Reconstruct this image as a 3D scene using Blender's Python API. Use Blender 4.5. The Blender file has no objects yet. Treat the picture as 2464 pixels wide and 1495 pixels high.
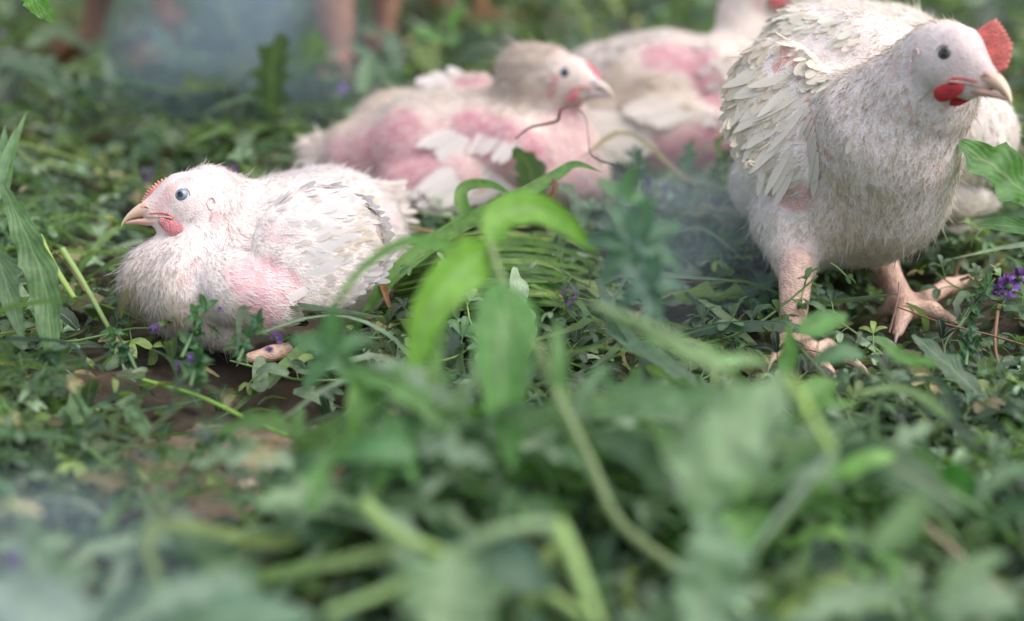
import bpy, math, random
import numpy as np
from mathutils import Vector
random.seed(7); RNG = np.random.default_rng(7)
SC = bpy.context.scene
COL = SC.collection

# ------------------------------------------------------------------ camera, sky, sun, exposure
FPX = 2900.0; IW, IH = 2464.0, 1495.0
PITCH = math.atan((IH/2 + 500.0)/FPX)
CAM_H = 0.354
cam_d = bpy.data.cameras.new('camera'); cam = bpy.data.objects.new('camera', cam_d); COL.objects.link(cam)
cam.location = (0, 0, CAM_H); cam.rotation_euler = (math.pi/2 - PITCH, 0, 0)
cam_d.sensor_width = 36.0; cam_d.lens = 36.0*FPX/IW
cam_d.clip_start = 0.02; cam_d.clip_end = 200
cam_d.dof.use_dof = True; cam_d.dof.focus_distance = 0.80; cam_d.dof.aperture_fstop = 2.3
SC.camera = cam
w = bpy.data.worlds.new('World'); SC.world = w; w.use_nodes = True
nt = w.node_tree; nt.nodes.clear()
sky = nt.nodes.new('ShaderNodeTexSky'); sky.sky_type = 'NISHITA'; sky.sun_disc = False
SUN_EL, SUN_AZ = math.radians(60), math.radians(108)     # azimuth measured from +Y towards +X
sky.sun_elevation = SUN_EL; sky.sun_rotation = SUN_AZ; sky.altitude = 100; sky.dust_density = 3.0
bg = nt.nodes.new('ShaderNodeBackground'); bg.inputs[1].default_value = 0.15
ow = nt.nodes.new('ShaderNodeOutputWorld')
cl_ = nt.nodes.new('ShaderNodeHueSaturation'); cl_.inputs['Saturation'].default_value = .6; nt.links.new(sky.outputs[0], cl_.inputs['Color']); nt.links.new(cl_.outputs[0], bg.inputs[0]); nt.links.new(bg.outputs[0], ow.inputs[0])
sl = bpy.data.lights.new('sun', 'SUN'); sl.energy = 1.5; sl.angle = math.radians(75); sl.color = (1.0, 0.95, 0.88)
so = bpy.data.objects.new('sun', sl); COL.objects.link(so)
sd = Vector((math.sin(SUN_AZ)*math.cos(SUN_EL), math.cos(SUN_AZ)*math.cos(SUN_EL), math.sin(SUN_EL)))
so.rotation_euler = (-sd).to_track_quat('-Z', 'Y').to_euler()
SC.view_settings.view_transform = 'Standard'; SC.view_settings.look = 'None'; SC.view_settings.gamma = 1
SC.view_settings.exposure = 0.68
SC.cycles.max_bounces = 8; SC.cycles.transparent_max_bounces = 8

# ------------------------------------------------------------------ projection helpers
CAMP = np.array([0, 0, CAM_H]); RT = np.array([1.0, 0, 0])
FW = np.array([0, math.cos(PITCH), -math.sin(PITCH)]); UPV = np.array([0, math.sin(PITCH), math.cos(PITCH)])
def P(px, py, zc):
    return CAMP + zc*(FW + (px-IW/2)/FPX*RT - (py-IH/2)/FPX*UPV)
def G(px, py, z=0.0):
    d = FW + (px-IW/2)/FPX*RT - (py-IH/2)/FPX*UPV
    return CAMP + d*((z-CAM_H)/d[2])
def DV(dx, dy, dz):
    v = dx*RT - dy*UPV + dz*FW
    return v/np.linalg.norm(v)
def R(rpx, zc): return rpx*zc/FPX
def nrm(v):
    return v/np.maximum(np.linalg.norm(v, axis=-1, keepdims=True), 1e-9)
def sstep(a, b, x):
    t = np.clip((x-a)/(b-a), 0, 1); return t*t*(3-2*t)
def wob(Pn, f, seed=0.0):
    x, y, z = Pn[..., 0]*f, Pn[..., 1]*f, Pn[..., 2]*f
    return (np.sin(x*1.7+y*2.3+seed)*np.sin(y*1.9-z*2.1+seed*1.3) + np.sin(z*2.7+x*3.1+seed*2)*np.sin(x*3.7-y*2.9+z*1.1+seed))*0.5

# ------------------------------------------------------------------ mesh builder
class MB:
    def __init__(s): s.nm=None; s.v=[]; s.q=[]; s.t=[]; s.c=[]; s.u=[]; s.n=0; s.qm=[]; s.tm=[]
    def add(s, v, f, c, u=None, m=0):
        v = np.asarray(v, float).reshape(-1, 3); f = np.asarray(f, int)
        c = np.asarray(c, float)
        if c.ndim == 1: c = np.tile(c[:3], (len(v), 1))
        if u is None: u = np.zeros((len(v), 2))
        s.v.append(v); s.c.append(c[:, :3]); s.u.append(u)
        if f.shape[1] == 4: s.q.append(f+s.n); s.qm.append(np.full(len(f), m))
        else: s.t.append(f+s.n); s.tm.append(np.full(len(f), m))
        s.n += len(v); return s
    def build(s, name, mats, parent=None, origin=None, smooth=True):
        if not isinstance(mats, (list, tuple)): mats = [mats]
        v = np.concatenate(s.v)
        if origin is None: origin = np.zeros(3) if parent is None else ORG.get(parent.name, np.zeros(3))
        v = v - np.asarray(origin)
        q = np.concatenate(s.q) if s.q else np.zeros((0, 4), int)
        t = np.concatenate(s.t) if s.t else np.zeros((0, 3), int)
        mi = np.concatenate(s.qm+s.tm) if (s.qm or s.tm) else np.zeros(0)
        me = bpy.data.meshes.new(name)
        me.vertices.add(len(v)); me.vertices.foreach_set('co', v.astype(np.float32).ravel())
        loops = np.concatenate([q.ravel(), t.ravel()]).astype(np.int32)
        me.loops.add(len(loops)); me.loops.foreach_set('vertex_index', loops)
        st = np.concatenate([np.arange(len(q))*4, len(q)*4 + np.arange(len(t))*3]).astype(np.int32)
        me.polygons.add(len(st)); me.polygons.foreach_set('loop_start', st)
        me.polygons.foreach_set('material_index', mi.astype(np.int32))
        me.polygons.foreach_set('use_smooth', np.full(len(st), smooth))
        me.update(calc_edges=True)
        if s.nm is not None: me.normals_split_custom_set_from_vertices(s.nm.astype(np.float32))
        a = me.attributes.new('col', 'FLOAT_COLOR', 'POINT')
        c = np.concatenate(s.c); a.data.foreach_set('color', np.concatenate([c, np.ones((len(c), 1))], 1).astype(np.float32).ravel())
        a = me.attributes.new('fuv', 'FLOAT_VECTOR', 'POINT')
        u = np.concatenate(s.u); a.data.foreach_set('vector', np.concatenate([u, np.zeros((len(u), 1))], 1).astype(np.float32).ravel())
        for m in mats: me.materials.append(m)
        o = bpy.data.objects.new(name, me); COL.objects.link(o)
        if parent is not None: o.parent = parent
        else: o.location = origin
        ORG[o.name] = np.asarray(origin)
        return o
ORG = {}
def thing(name, loc, label, cat, group=None):
    o = bpy.data.objects.new(name, None); COL.objects.link(o); o.location = loc; o.empty_display_size = 0.02
    ORG[o.name] = np.array(loc, float); return tag(o, label, cat, group)
def tag(o, label=None, cat=None, group=None, kind=None):
    if label: o['label'] = label
    if cat: o['category'] = cat
    if group: o['group'] = group
    if kind: o['kind'] = kind
    return o

# ------------------------------------------------------------------ materials
def mat_base(name):
    m = bpy.data.materials.new(name); m.use_nodes = True; n = m.node_tree; n.nodes.clear()
    return m, n, n.nodes.new, n.links.new
def leaf_mat(name, trans=0.35, rough=0.45, vein=True, spec=0.5):
    m, n, N, L = mat_base(name)
    at = N('ShaderNodeAttribute'); at.attribute_name = 'col'
    uv = N('ShaderNodeAttribute'); uv.attribute_name = 'fuv'
    tc = N('ShaderNodeTexCoord'); no = N('ShaderNodeTexNoise'); no.inputs['Scale'].default_value = 140; no.inputs['Detail'].default_value = 4
    L(tc.outputs['Object'], no.inputs['Vector'])
    mr = N('ShaderNodeMapRange'); mr.inputs[1].default_value = .3; mr.inputs[2].default_value = .7; mr.inputs[3].default_value = .72; mr.inputs[4].default_value = 1.25
    L(no.outputs['Fac'], mr.inputs[0])
    mx = N('ShaderNodeMix'); mx.data_type = 'RGBA'; mx.blend_type = 'MULTIPLY'; mx.inputs[0].default_value = 1
    L(at.outputs['Color'], mx.inputs[6]); L(mr.outputs[0], mx.inputs[7])
    # pale underside
    ge = N('ShaderNodeNewGeometry'); pal = N('ShaderNodeMix'); pal.data_type = 'RGBA'; pal.blend_type = 'MIX'
    sc = N('ShaderNodeMath'); sc.operation = 'MULTIPLY'; sc.inputs[1].default_value = .35
    L(ge.outputs['Backfacing'], sc.inputs[0]); L(sc.outputs[0], pal.inputs[0]); L(mx.outputs[2], pal.inputs[6]); pal.inputs[7].default_value = (.22, .31, .2, 1)
    # midrib: paler line where |u| is small
    sx = N('ShaderNodeSeparateXYZ'); L(uv.outputs['Vector'], sx.inputs[0])
    ab = N('ShaderNodeMath'); ab.operation = 'ABSOLUTE'; L(sx.outputs[0], ab.inputs[0])
    rib = N('ShaderNodeMapRange'); rib.inputs[1].default_value = .03; rib.inputs[2].default_value = .12; rib.inputs[3].default_value = .45 if vein else 0; rib.inputs[4].default_value = 0
    L(ab.outputs[0], rib.inputs[0])
    rm = N('ShaderNodeMix'); rm.data_type = 'RGBA'; L(rib.outputs[0], rm.inputs[0]); L(pal.outputs[2], rm.inputs[6]); rm.inputs[7].default_value = (.3, .4, .2, 1)
    # side veins bump
    wv = N('ShaderNodeMath'); wv.operation = 'MULTIPLY_ADD'; wv.inputs[1].default_value = -0.45; L(ab.outputs[0], wv.inputs[0]); L(sx.outputs[1], wv.inputs[2])
    si = N('ShaderNodeMath'); si.operation = 'MULTIPLY'; si.inputs[1].default_value = 38; L(wv.outputs[0], si.inputs[0])
    s2 = N('ShaderNodeMath'); s2.operation = 'SINE'; L(si.outputs[0], s2.inputs[0])
    ad = N('ShaderNodeMath'); ad.operation = 'ADD'; L(s2.outputs[0], ad.inputs[0]); L(no.outputs['Fac'], ad.inputs[1])
    bp = N('ShaderNodeBump'); bp.inputs['Strength'].default_value = .2; bp.inputs['Distance'].default_value = .0006; L(ad.outputs[0], bp.inputs['Height'])
    pb = N('ShaderNodeBsdfPrincipled'); pb.inputs['Roughness'].default_value = rough; pb.inputs['Specular IOR Level'].default_value = spec
    L(rm.outputs[2], pb.inputs['Base Color']); L(bp.outputs[0], pb.inputs['Normal'])
    tr = N('ShaderNodeBsdfTranslucent'); tm = N('ShaderNodeMix'); tm.data_type = 'RGBA'; tm.blend_type = 'MULTIPLY'; tm.inputs[0].default_value = 1
    L(rm.outputs[2], tm.inputs[6]); tm.inputs[7].default_value = (1.5, 1.7, .6, 1); L(tm.outputs[2], tr.inputs[0])
    ms = N('ShaderNodeMixShader'); ms.inputs[0].default_value = trans; L(pb.outputs[0], ms.inputs[1]); L(tr.outputs[0], ms.inputs[2])
    out = N('ShaderNodeOutputMaterial'); L(ms.outputs[0], out.inputs[0]); return m
def feather_mat(name, trans=.25, barbs=True):
    m, n, N, L = mat_base(name)
    at = N('ShaderNodeAttribute'); at.attribute_name = 'col'
    uv = N('ShaderNodeAttribute'); uv.attribute_name = 'fuv'
    sx = N('ShaderNodeSeparateXYZ'); L(uv.outputs['Vector'], sx.inputs[0])
    ab = N('ShaderNodeMath'); ab.operation = 'ABSOLUTE'; L(sx.outputs[0], ab.inputs[0])
    wv = N('ShaderNodeMath'); wv.operation = 'MULTIPLY_ADD'; wv.inputs[1].default_value = -0.5; L(ab.outputs[0], wv.inputs[0]); L(sx.outputs[1], wv.inputs[2])
    si = N('ShaderNodeMath'); si.operation = 'MULTIPLY'; si.inputs[1].default_value = 90; L(wv.outputs[0], si.inputs[0])
    s2 = N('ShaderNodeMath'); s2.operation = 'SINE'; L(si.outputs[0], s2.inputs[0])
    pb = N('ShaderNodeBsdfPrincipled'); pb.inputs['Roughness'].default_value = .75; pb.inputs['Specular IOR Level'].default_value = .2
    pb.inputs['Sheen Weight'].default_value = .15
    L(at.outputs['Color'], pb.inputs['Base Color'])
    if barbs:
        bp = N('ShaderNodeBump'); bp.inputs['Strength'].default_value = .08; bp.inputs['Distance'].default_value = .0002
        L(s2.outputs[0], bp.inputs['Height']); L(bp.outputs[0], pb.inputs['Normal'])
    tr = N('ShaderNodeBsdfTranslucent'); L(at.outputs['Color'], tr.inputs[0])
    ms = N('ShaderNodeMixShader'); ms.inputs[0].default_value = trans; L(pb.outputs[0], ms.inputs[1]); L(tr.outputs[0], ms.inputs[2])
    out = N('ShaderNodeOutputMaterial'); L(ms.outputs[0], out.inputs[0]); return m
def skin_mat(name, rough=.5, sss=.25, bump=.5, bscale=700, bdist=.0006, scales=False, var=.12):
    m, n, N, L = mat_base(name)
    at = N('ShaderNodeAttribute'); at.attribute_name = 'col'
    tc = N('ShaderNodeTexCoord')
    no = N('ShaderNodeTexNoise'); no.inputs['Scale'].default_value = 160; no.inputs['Detail'].default_value = 5; L(tc.outputs['Object'], no.inputs['Vector'])
    mr = N('ShaderNodeMapRange'); mr.inputs[1].default_value = .3; mr.inputs[2].default_value = .7; mr.inputs[3].default_value = 1-var; mr.inputs[4].default_value = 1+var; L(no.outputs['Fac'], mr.inputs[0])
    mx = N('ShaderNodeMix'); mx.data_type = 'RGBA'; mx.blend_type = 'MULTIPLY'; mx.inputs[0].default_value = 1
    L(at.outputs['Color'], mx.inputs[6]); L(mr.outputs[0], mx.inputs[7])
    vo = N('ShaderNodeTexVoronoi'); vo.inputs['Scale'].default_value = bscale; mp = N('ShaderNodeMapping'); mp.inputs['Scale'].default_value = (1, 1, 2.4 if scales else 1); L(tc.outputs['Object'], mp.inputs[0]); L(mp.outputs[0], vo.inputs['Vector'])
    bp = N('ShaderNodeBump'); bp.inputs['Strength'].default_value = bump; bp.inputs['Distance'].default_value = bdist; L(vo.outputs['Distance'], bp.inputs['Height'])
    pb = N('ShaderNodeBsdfPrincipled'); pb.inputs['Roughness'].default_value = rough
    pb.inputs['Subsurface Weight'].default_value = sss; pb.inputs['Subsurface Radius'].default_value = (1, .4, .3); pb.inputs['Subsurface Scale'].default_value = .003
    L(mx.outputs[2], pb.inputs['Base Color']); L(bp.outputs[0], pb.inputs['Normal'])
    out = N('ShaderNodeOutputMaterial'); L(pb.outputs[0], out.inputs[0]); return m
def plain_mat(name, rough=.3, spec=.5, coat=0, sss=0, trans=0):
    m, n, N, L = mat_base(name)
    at = N('ShaderNodeAttribute'); at.attribute_name = 'col'
    tc = N('ShaderNodeTexCoord'); no = N('ShaderNodeTexNoise'); no.inputs['Scale'].default_value = 300; L(tc.outputs['Object'], no.inputs['Vector'])
    bp = N('ShaderNodeBump'); bp.inputs['Strength'].default_value = .15; bp.inputs['Distance'].default_value = .0005; L(no.outputs['Fac'], bp.inputs['Height'])
    pb = N('ShaderNodeBsdfPrincipled'); pb.inputs['Roughness'].default_value = rough; pb.inputs['Specular IOR Level'].default_value = spec
    pb.inputs['Coat Weight'].default_value = coat; pb.inputs['Subsurface Weight'].default_value = sss; pb.inputs['Subsurface Scale'].default_value = .003
    if not coat: L(bp.outputs[0], pb.inputs['Normal'])
    L(at.outputs['Color'], pb.inputs['Base Color']); out = N('ShaderNodeOutputMaterial'); L(pb.outputs[0], out.inputs[0]); return m
def soil_mat(k=1.0):
    m, n, N, L = mat_base('soil')
    tc = N('ShaderNodeTexCoord'); no = N('ShaderNodeTexNoise'); no.inputs['Scale'].default_value = 60; no.inputs['Detail'].default_value = 8; L(tc.outputs['Object'], no.inputs['Vector'])
    cr = N('ShaderNodeValToRGB'); cr.color_ramp.elements[0].position = .3; cr.color_ramp.elements[0].color = (.085*k, .055*k, .035*k, 1)
    cr.color_ramp.elements[1].position = .72; cr.color_ramp.elements[1].color = (.23*k, .175*k, .13*k, 1); L(no.outputs['Fac'], cr.inputs[0])
    bp = N('ShaderNodeBump'); bp.inputs['Distance'].default_value = .004; L(no.outputs['Fac'], bp.inputs['Height'])
    pb = N('ShaderNodeBsdfPrincipled'); pb.inputs['Roughness'].default_value = .95; L(cr.outputs[0], pb.inputs['Base Color']); L(bp.outputs[0], pb.inputs['Normal'])
    out = N('ShaderNodeOutputMaterial'); L(pb.outputs[0], out.inputs[0]); return m
M_LEAF = leaf_mat('leaf'); M_GRASS = leaf_mat('grass_blade', trans=.4, vein=False); M_STEM = plain_mat('stem', rough=.5)
M_STRAW = plain_mat('straw', rough=.7); M_PETAL = leaf_mat('petal', trans=.4, vein=False)
M_FEATH = feather_mat('feather', trans=.4); M_DOWN = feather_mat('down', trans=.35, barbs=False)
M_SKIN = skin_mat('skin'); M_COMB = skin_mat('comb_flesh', rough=.5, sss=.3, bump=.8, bscale=900, bdist=.0008, var=.28)
M_LEG = skin_mat('scaly_leg', scales=True, var=.25, rough=.45, sss=.15, bump=.8, bscale=420, bdist=.0008)
M_BEAK = plain_mat('horn', rough=.32, sss=.25); M_EYE = plain_mat('eyeball', rough=.06, coat=1.0)
M_SOIL = soil_mat(.4); M_CLOD = soil_mat(1.15)  # ground copy dimmed: shade of the leaf gaps is put into its colour

# ------------------------------------------------------------------ curves, ribbons, tubes
def crom(pts, n):
    p = np.asarray(pts, float)
    if len(p) == 2: t = np.linspace(0, 1, n)[:, None]; return p[0]*(1-t)+p[1]*t
    e = np.vstack([2*p[0]-p[1], p, 2*p[-1]-p[-2]]); m = len(p)-1
    out = []
    for t in np.linspace(0, m, n):
        i = min(int(t), m-1); f = t-i
        a, b, c, d = e[i:i+4]
        out.append(.5*((2*b)+(-a+c)*f+(2*a-5*b+4*c-d)*f*f+(-a+3*b-3*c+d)*f**3))
    return np.array(out)
def grid_faces(r, c, closed=False):
    i = np.arange(r-1)[:, None]; j = np.arange(c if closed else c-1)[None, :]; j2 = (j+1) % c
    return np.stack([i*c+j, i*c+j2, (i+1)*c+j2, (i+1)*c+j], -1).reshape(-1, 4)
def tube(mb, pts, r0, r1=None, col=(.1, .2, .05), n=None, sides=6, m=0):
    r1 = r0 if r1 is None else r1
    n = n or max(4, len(pts)*4); p = crom(pts, n)
    T = nrm(np.gradient(p, axis=0)); h = np.array([.31, .42, .85]); S = nrm(np.cross(T, h)); U = np.cross(S, T)
    a = np.arange(sides)*2*math.pi/sides; t = np.linspace(0, 1, n); r = (r0*(1-t)+r1*t)
    v = p[:, None]+r[:, None, None]*(np.cos(a)[None, :, None]*S[:, None]+np.sin(a)[None, :, None]*U[:, None])
    mb.add(v.reshape(-1, 3), grid_faces(n, sides, True)[:, ::-1], col, None, m)
    return mb
def ribbon(mb, pts, wf, col, n=16, hint=(0, -.5, .85), fold=.25, twist=0, cols=5, tipcol=None, ripple=0, m=0):
    """leaf blade along a curve; wf(t)->half width (scalar or (left,right))"""
    p = crom(pts, n); T = nrm(np.gradient(p, axis=0)); h = np.array(hint, float)
    S = nrm(np.cross(T, h)); Nn = np.cross(S, T); t = np.linspace(0, 1, n)
    if twist:
        a = (twist*t)[:, None]; S, Nn = S*np.cos(a)+Nn*np.sin(a), Nn*np.cos(a)-S*np.sin(a)
    u = np.linspace(-1, 1, cols)
    wl = np.array([wf(x) for x in t])
    if wl.ndim == 1: wl = np.stack([wl, wl], 1)
    V = np.zeros((n, cols, 3)); UV = np.zeros((n, cols, 2))
    for j, uu in enumerate(u):
        wd = np.where(uu < 0, wl[:, 0], wl[:, 1])
        rp = ripple*np.sin(t*23+uu*2)*abs(uu)
        V[:, j] = p + S*(uu*wd)[:, None] + Nn*((abs(uu)*wd*fold + rp*wd))[:, None]
        UV[:, j, 0] = uu; UV[:, j, 1] = t
    c = np.tile(np.array(col, float), (n*cols, 1))
    if tipcol is not None:
        k = np.repeat(t, cols)[:, None]; c = c*(1-k**2)+np.array(tipcol)*k**2
    mb.add(V.reshape(-1, 3), grid_faces(n, cols), c, UV.reshape(-1, 2), m)
    return mb
def w_grass(w): return lambda t: w*min(1, .35+3*t)*max(0.02, 1-t**3)
def w_oval(w): return lambda t: w*(max(0, math.sin(math.pi*min(1, t**.8*1.0)))**.75)+.0002
def w_lobe(w, k=5, deep=.6, ph=0.0):
    def f(t):
        env = w*(math.sin(math.pi*min(1, (t*.92+.06)))**.7)*(.55+.6*t if t < .6 else .91)
        def s(o):
            x = (t*k+o+ph) % 1.0; return (1-deep)+deep*(x**1.6 if x < .8 else (1-x)/.2*.7)
        return (env*s(0)+.0002, env*s(.45)+.0002)
    return f
def ellipsoid(mb, c, r, B=None, col=(1, 1, 1), nu=16, nv=10, m=0):
    B = np.eye(3) if B is None else B
    th = np.linspace(0, math.pi, nv+1); ph = np.arange(nu)*2*math.pi/nu
    v = np.stack([np.outer(np.cos(th), np.ones(nu))*r[0], np.outer(np.sin(th), np.cos(ph))*r[1], np.outer(np.sin(th), np.sin(ph))*r[2]], -1).reshape(-1, 3)
    mb.add(np.asarray(c)+v@B, grid_faces(nv+1, nu, True)[:, ::-1], col, None, m); return mb

# ------------------------------------------------------------------ implicit body
def cone(a, b, ra, rb, k=.012, flow=None, fl=.008, z='body', sq=None):
    return dict(t='c', a=np.array(a, float), b=np.array(b, float), ra=ra, rb=rb, k=k, flow=flow, fl=fl, z=z)
def ell(c, r, B=None, k=.012, flow=None, fl=.008, z='body'):
    return dict(t='e', c=np.array(c, float), r=np.array(r, float), B=np.eye(3) if B is None else B, k=k, flow=flow, fl=fl, z=z)
def pd(p, X):
    if p['t'] == 'c':
        ba = p['b']-p['a']; L2 = max(ba@ba, 1e-12); h = np.clip(((X-p['a'])@ba)/L2, 0, 1)
        return np.linalg.norm(X-p['a']-h[..., None]*ba, axis=-1)-(p['ra']*(1-h)+p['rb']*h)
    q = (X-p['c'])@p['B'].T; k0 = np.linalg.norm(q/p['r'], axis=-1); k1 = np.linalg.norm(q/p['r']**2, axis=-1)
    return k0*(k0-1)/np.maximum(k1, 1e-6)
def sdf(prims, X):
    d = None
    for p in prims:
        e = pd(p, X)
        if d is None: d = e; continue
        k = p['k']; h = np.clip(.5+.5*(d-e)/k, 0, 1); d = d*(1-h)+e*h-k*h*(1-h)
    return d
def nets(prims, vox):
    lo = np.min([(np.minimum(p['a']-p['ra'], p['b']-p['rb']) if p['t'] == 'c' else p['c']-p['r'].max()) for p in prims], 0)-3*vox
    hi = np.max([(np.maximum(p['a']+p['ra'], p['b']+p['rb']) if p['t'] == 'c' else p['c']+p['r'].max()) for p in prims], 0)+3*vox
    n = np.ceil((hi-lo)/vox).astype(int)
    ax = [lo[i]+np.arange(n[i])*vox for i in range(3)]
    X = np.stack(np.meshgrid(*ax, indexing='ij'), -1)
    D = np.empty(n, np.float32)
    for i in range(0, n[0], 24): D[i:i+24] = sdf(prims, X[i:i+24])
    s = D < 0
    cs = [s[i:n[0]-1+i, j:n[1]-1+j, k:n[2]-1+k] for i in (0, 1) for j in (0, 1) for k in (0, 1)]
    su = sum(c.astype(np.int8) for c in cs); act = (su > 0) & (su < 8)
    idx = -np.ones(act.shape, int); ci = np.argwhere(act); idx[act] = np.arange(len(ci))
    acc = np.zeros((len(ci), 3)); cnt = np.zeros(len(ci))
    offs = np.array([(i, j, k) for i in (0, 1) for j in (0, 1) for k in (0, 1)])
    for a in range(8):
        for b in range(a+1, 8):
            if np.abs(offs[a]-offs[b]).sum() != 1: continue
            da = D[tuple((ci+offs[a]).T)]; db = D[tuple((ci+offs[b]).T)]; m = (da < 0) != (db < 0)
            t = da/np.where(m, da-db, 1); pt = offs[a]+t[:, None]*(offs[b]-offs[a])
            acc[m] += pt[m]; cnt[m] += 1
    V = lo+(ci+acc/np.maximum(cnt, 1)[:, None])*vox
    Q = []
    for ax_ in range(3):
        sl0 = [slice(None)]*3; sl1 = [slice(None)]*3; sl0[ax_] = slice(0, -1); sl1[ax_] = slice(1, None)
        a, b = s[tuple(sl0)], s[tuple(sl1)]; e = np.argwhere(a != b); f = a[tuple(e.T)]
        o1, o2 = [(1, 2), (2, 0), (0, 1)][ax_]
        ok = (e[:, o1] > 0) & (e[:, o2] > 0) & (e[:, o1] < act.shape[o1]) & (e[:, o2] < act.shape[o2]); e = e[ok]; f = f[ok]
        d1 = np.zeros(3, int); d1[o1] = 1; d2 = np.zeros(3, int); d2[o2] = 1
        q = np.stack([idx[tuple((e-d1-d2).T)], idx[tuple((e-d2).T)], idx[tuple(e.T)], idx[tuple((e-d1).T)]], 1)
        q[~f] = q[~f][:, ::-1]; Q.append(q)
    Q = np.concatenate(Q); Q = Q[(Q >= 0).all(1)]
    # light smoothing
    for _ in range(2):
        A = np.zeros_like(V); C = np.zeros(len(V))
        for k in range(4):
            np.add.at(A, Q[:, k], V[Q[:, (k+1) % 4]]); np.add.at(C, Q[:, k], 1); np.add.at(A, Q[:, (k+1) % 4], V[Q[:, k]]); np.add.at(C, Q[:, (k+1) % 4], 1)
        V = .5*V+.5*A/np.maximum(C, 1)[:, None]
    return V, Q
def normals(V, Q):
    fn = np.cross(V[Q[:, 2]]-V[Q[:, 0]], V[Q[:, 3]]-V[Q[:, 1]]); N = np.zeros_like(V)
    for k in range(4): np.add.at(N, Q[:, k], fn)
    return nrm(N)
def fields(prims, X):
    d = np.stack([pd(p, X) for p in prims], 1); w_ = np.exp(-(d-d.min(1, keepdims=True))/.006); w_ /= w_.sum(1, keepdims=True)
    F = w_@np.stack([p['flow'] if p['flow'] is not None else np.array([0, 0, -1.]) for p in prims]); fl = w_@np.array([p['fl'] for p in prims])
    zl = {z: w_[:, [i for i, p in enumerate(prims) if p['z'] == z]].sum(1) for z in set(p['z'] for p in prims)}
    return F, fl, zl
def scatter(V, Q, N, n):
    T = np.concatenate([Q[:, [0, 1, 2]], Q[:, [0, 2, 3]]]); a = np.linalg.norm(np.cross(V[T[:, 1]]-V[T[:, 0]], V[T[:, 2]]-V[T[:, 0]]), axis=1)
    i = RNG.choice(len(T), n, p=a/a.sum()); r = RNG.random((n, 2)); m = r.sum(1) > 1; r[m] = 1-r[m]; r0 = 1-r.sum(1)
    t = T[i]; f = lambda A: A[t[:, 0]]*r0[:, None]+A[t[:, 1]]*r[:, :1]+A[t[:, 2]]*r[:, 1:]
    return f(V), nrm(f(N))
def feathers(mb, X, N, D, L, Wd, lift, curl, col, roll=.3, prof=None, jitter=.25, cols=3, m=0, cup=.25):
    """vanes: base X, lying along D on the surface with normal N"""
    n = len(X)
    D = nrm(D-N*(D*N).sum(1, keepdims=True)); S = np.cross(D, N)
    a = RNG.normal(0, jitter, n)[:, None]; D, S = D*np.cos(a)+S*np.sin(a), S*np.cos(a)-D*np.sin(a)
    r = RNG.normal(0, roll, n)[:, None]; S2 = S*np.cos(r)+N*np.sin(r); N2 = N*np.cos(r)-S*np.sin(r)
    prof = prof or [(0, .25), (.3, .85), (.6, 1), (.85, .75), (1, .15)]
    k = len(prof); V = np.zeros((n, k, cols, 3)); UV = np.zeros((n, k, cols, 2)); L = np.broadcast_to(L, n); Wd = np.broadcast_to(Wd, n); lift = np.broadcast_to(lift, n); curl = np.broadcast_to(curl, n)
    us = np.linspace(-1, 1, cols)
    for i, (t, pw) in enumerate(prof):
        c = X + D*(L*t*np.cos(lift))[:, None] + N*(L*(t*np.sin(lift)-curl*t*t))[:, None]
        for j, u in enumerate(us):
            V[:, i, j] = c + S2*(u*Wd*pw)[:, None] - N2*(abs(u)*Wd*pw*cup)[:, None]
            UV[:, i, j] = (u, t)
    f0 = grid_faces(k, cols); F = (f0[None]+(np.arange(n)*k*cols)[:, None, None]).reshape(-1, 4)
    C = np.repeat(np.asarray(col), k*cols, axis=0) if np.ndim(col) == 2 else col
    mb.add(V.reshape(-1, 3), F, C, UV.reshape(-1, 2), m)
    return np.repeat(nrm(N+.22*N2+.12*D), k*cols, 0)
def seat(pr, X, D, lift=.0):
    for it in range(5): X = X+FW*sdf(pr, X)[:, None]*.9
    d = 1e-3; g = nrm(np.stack([sdf(pr, X+np.eye(3)[i]*d)-sdf(pr, X-np.eye(3)[i]*d) for i in range(3)], 1))
    return X-g*.0005, g
DOWN = [(0, 1), (.55, .8), (1, .08)]
CONT = [(0, .3), (.2, .75), (.5, 1), (.75, .95), (.92, .6), (1, .15)]

# ------------------------------------------------------------------ chicken head
def frame(F, U):
    F = nrm(np.array(F, float)); U = np.array(U, float); U = nrm(U-F*(F@U)); S = np.cross(U, F)   # S: bird's left
    return np.stack([F, S, U])          # rows: x fwd, y left side, z up
def head_prims(O, B, u, flow_back):
    H = lambda x, y, z: O+(np.array([x, y, z])*u)@B
    back = flow_back
    up_back = nrm(-B[0]*.9+B[2]*.1)
    pr = [ell(H(-.6, 0, .25), np.array([2.6, 1.7, 2.05])*u, B, flow=up_back, fl=.0045, z='head'),
          cone(H(.6, 0, -.35), H(2.7, 0, -1.15), 1.5*u, .85*u, k=1.0*u, flow=up_back, fl=.003, z='face'),
          cone(H(.5, 0, .35), H(3.0, 0, -.65), 1.55*u, .55*u, k=.8*u, flow=up_back, fl=.0015, z='face'),
          cone(H(-.7, 0, -1.1), H(1.7, 0, -1.95), 1.6*u, .85*u, k=1.0*u, flow=nrm(-B[0]-.4*B[2]), fl=.003, z='head')]
    return pr, H
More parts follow.
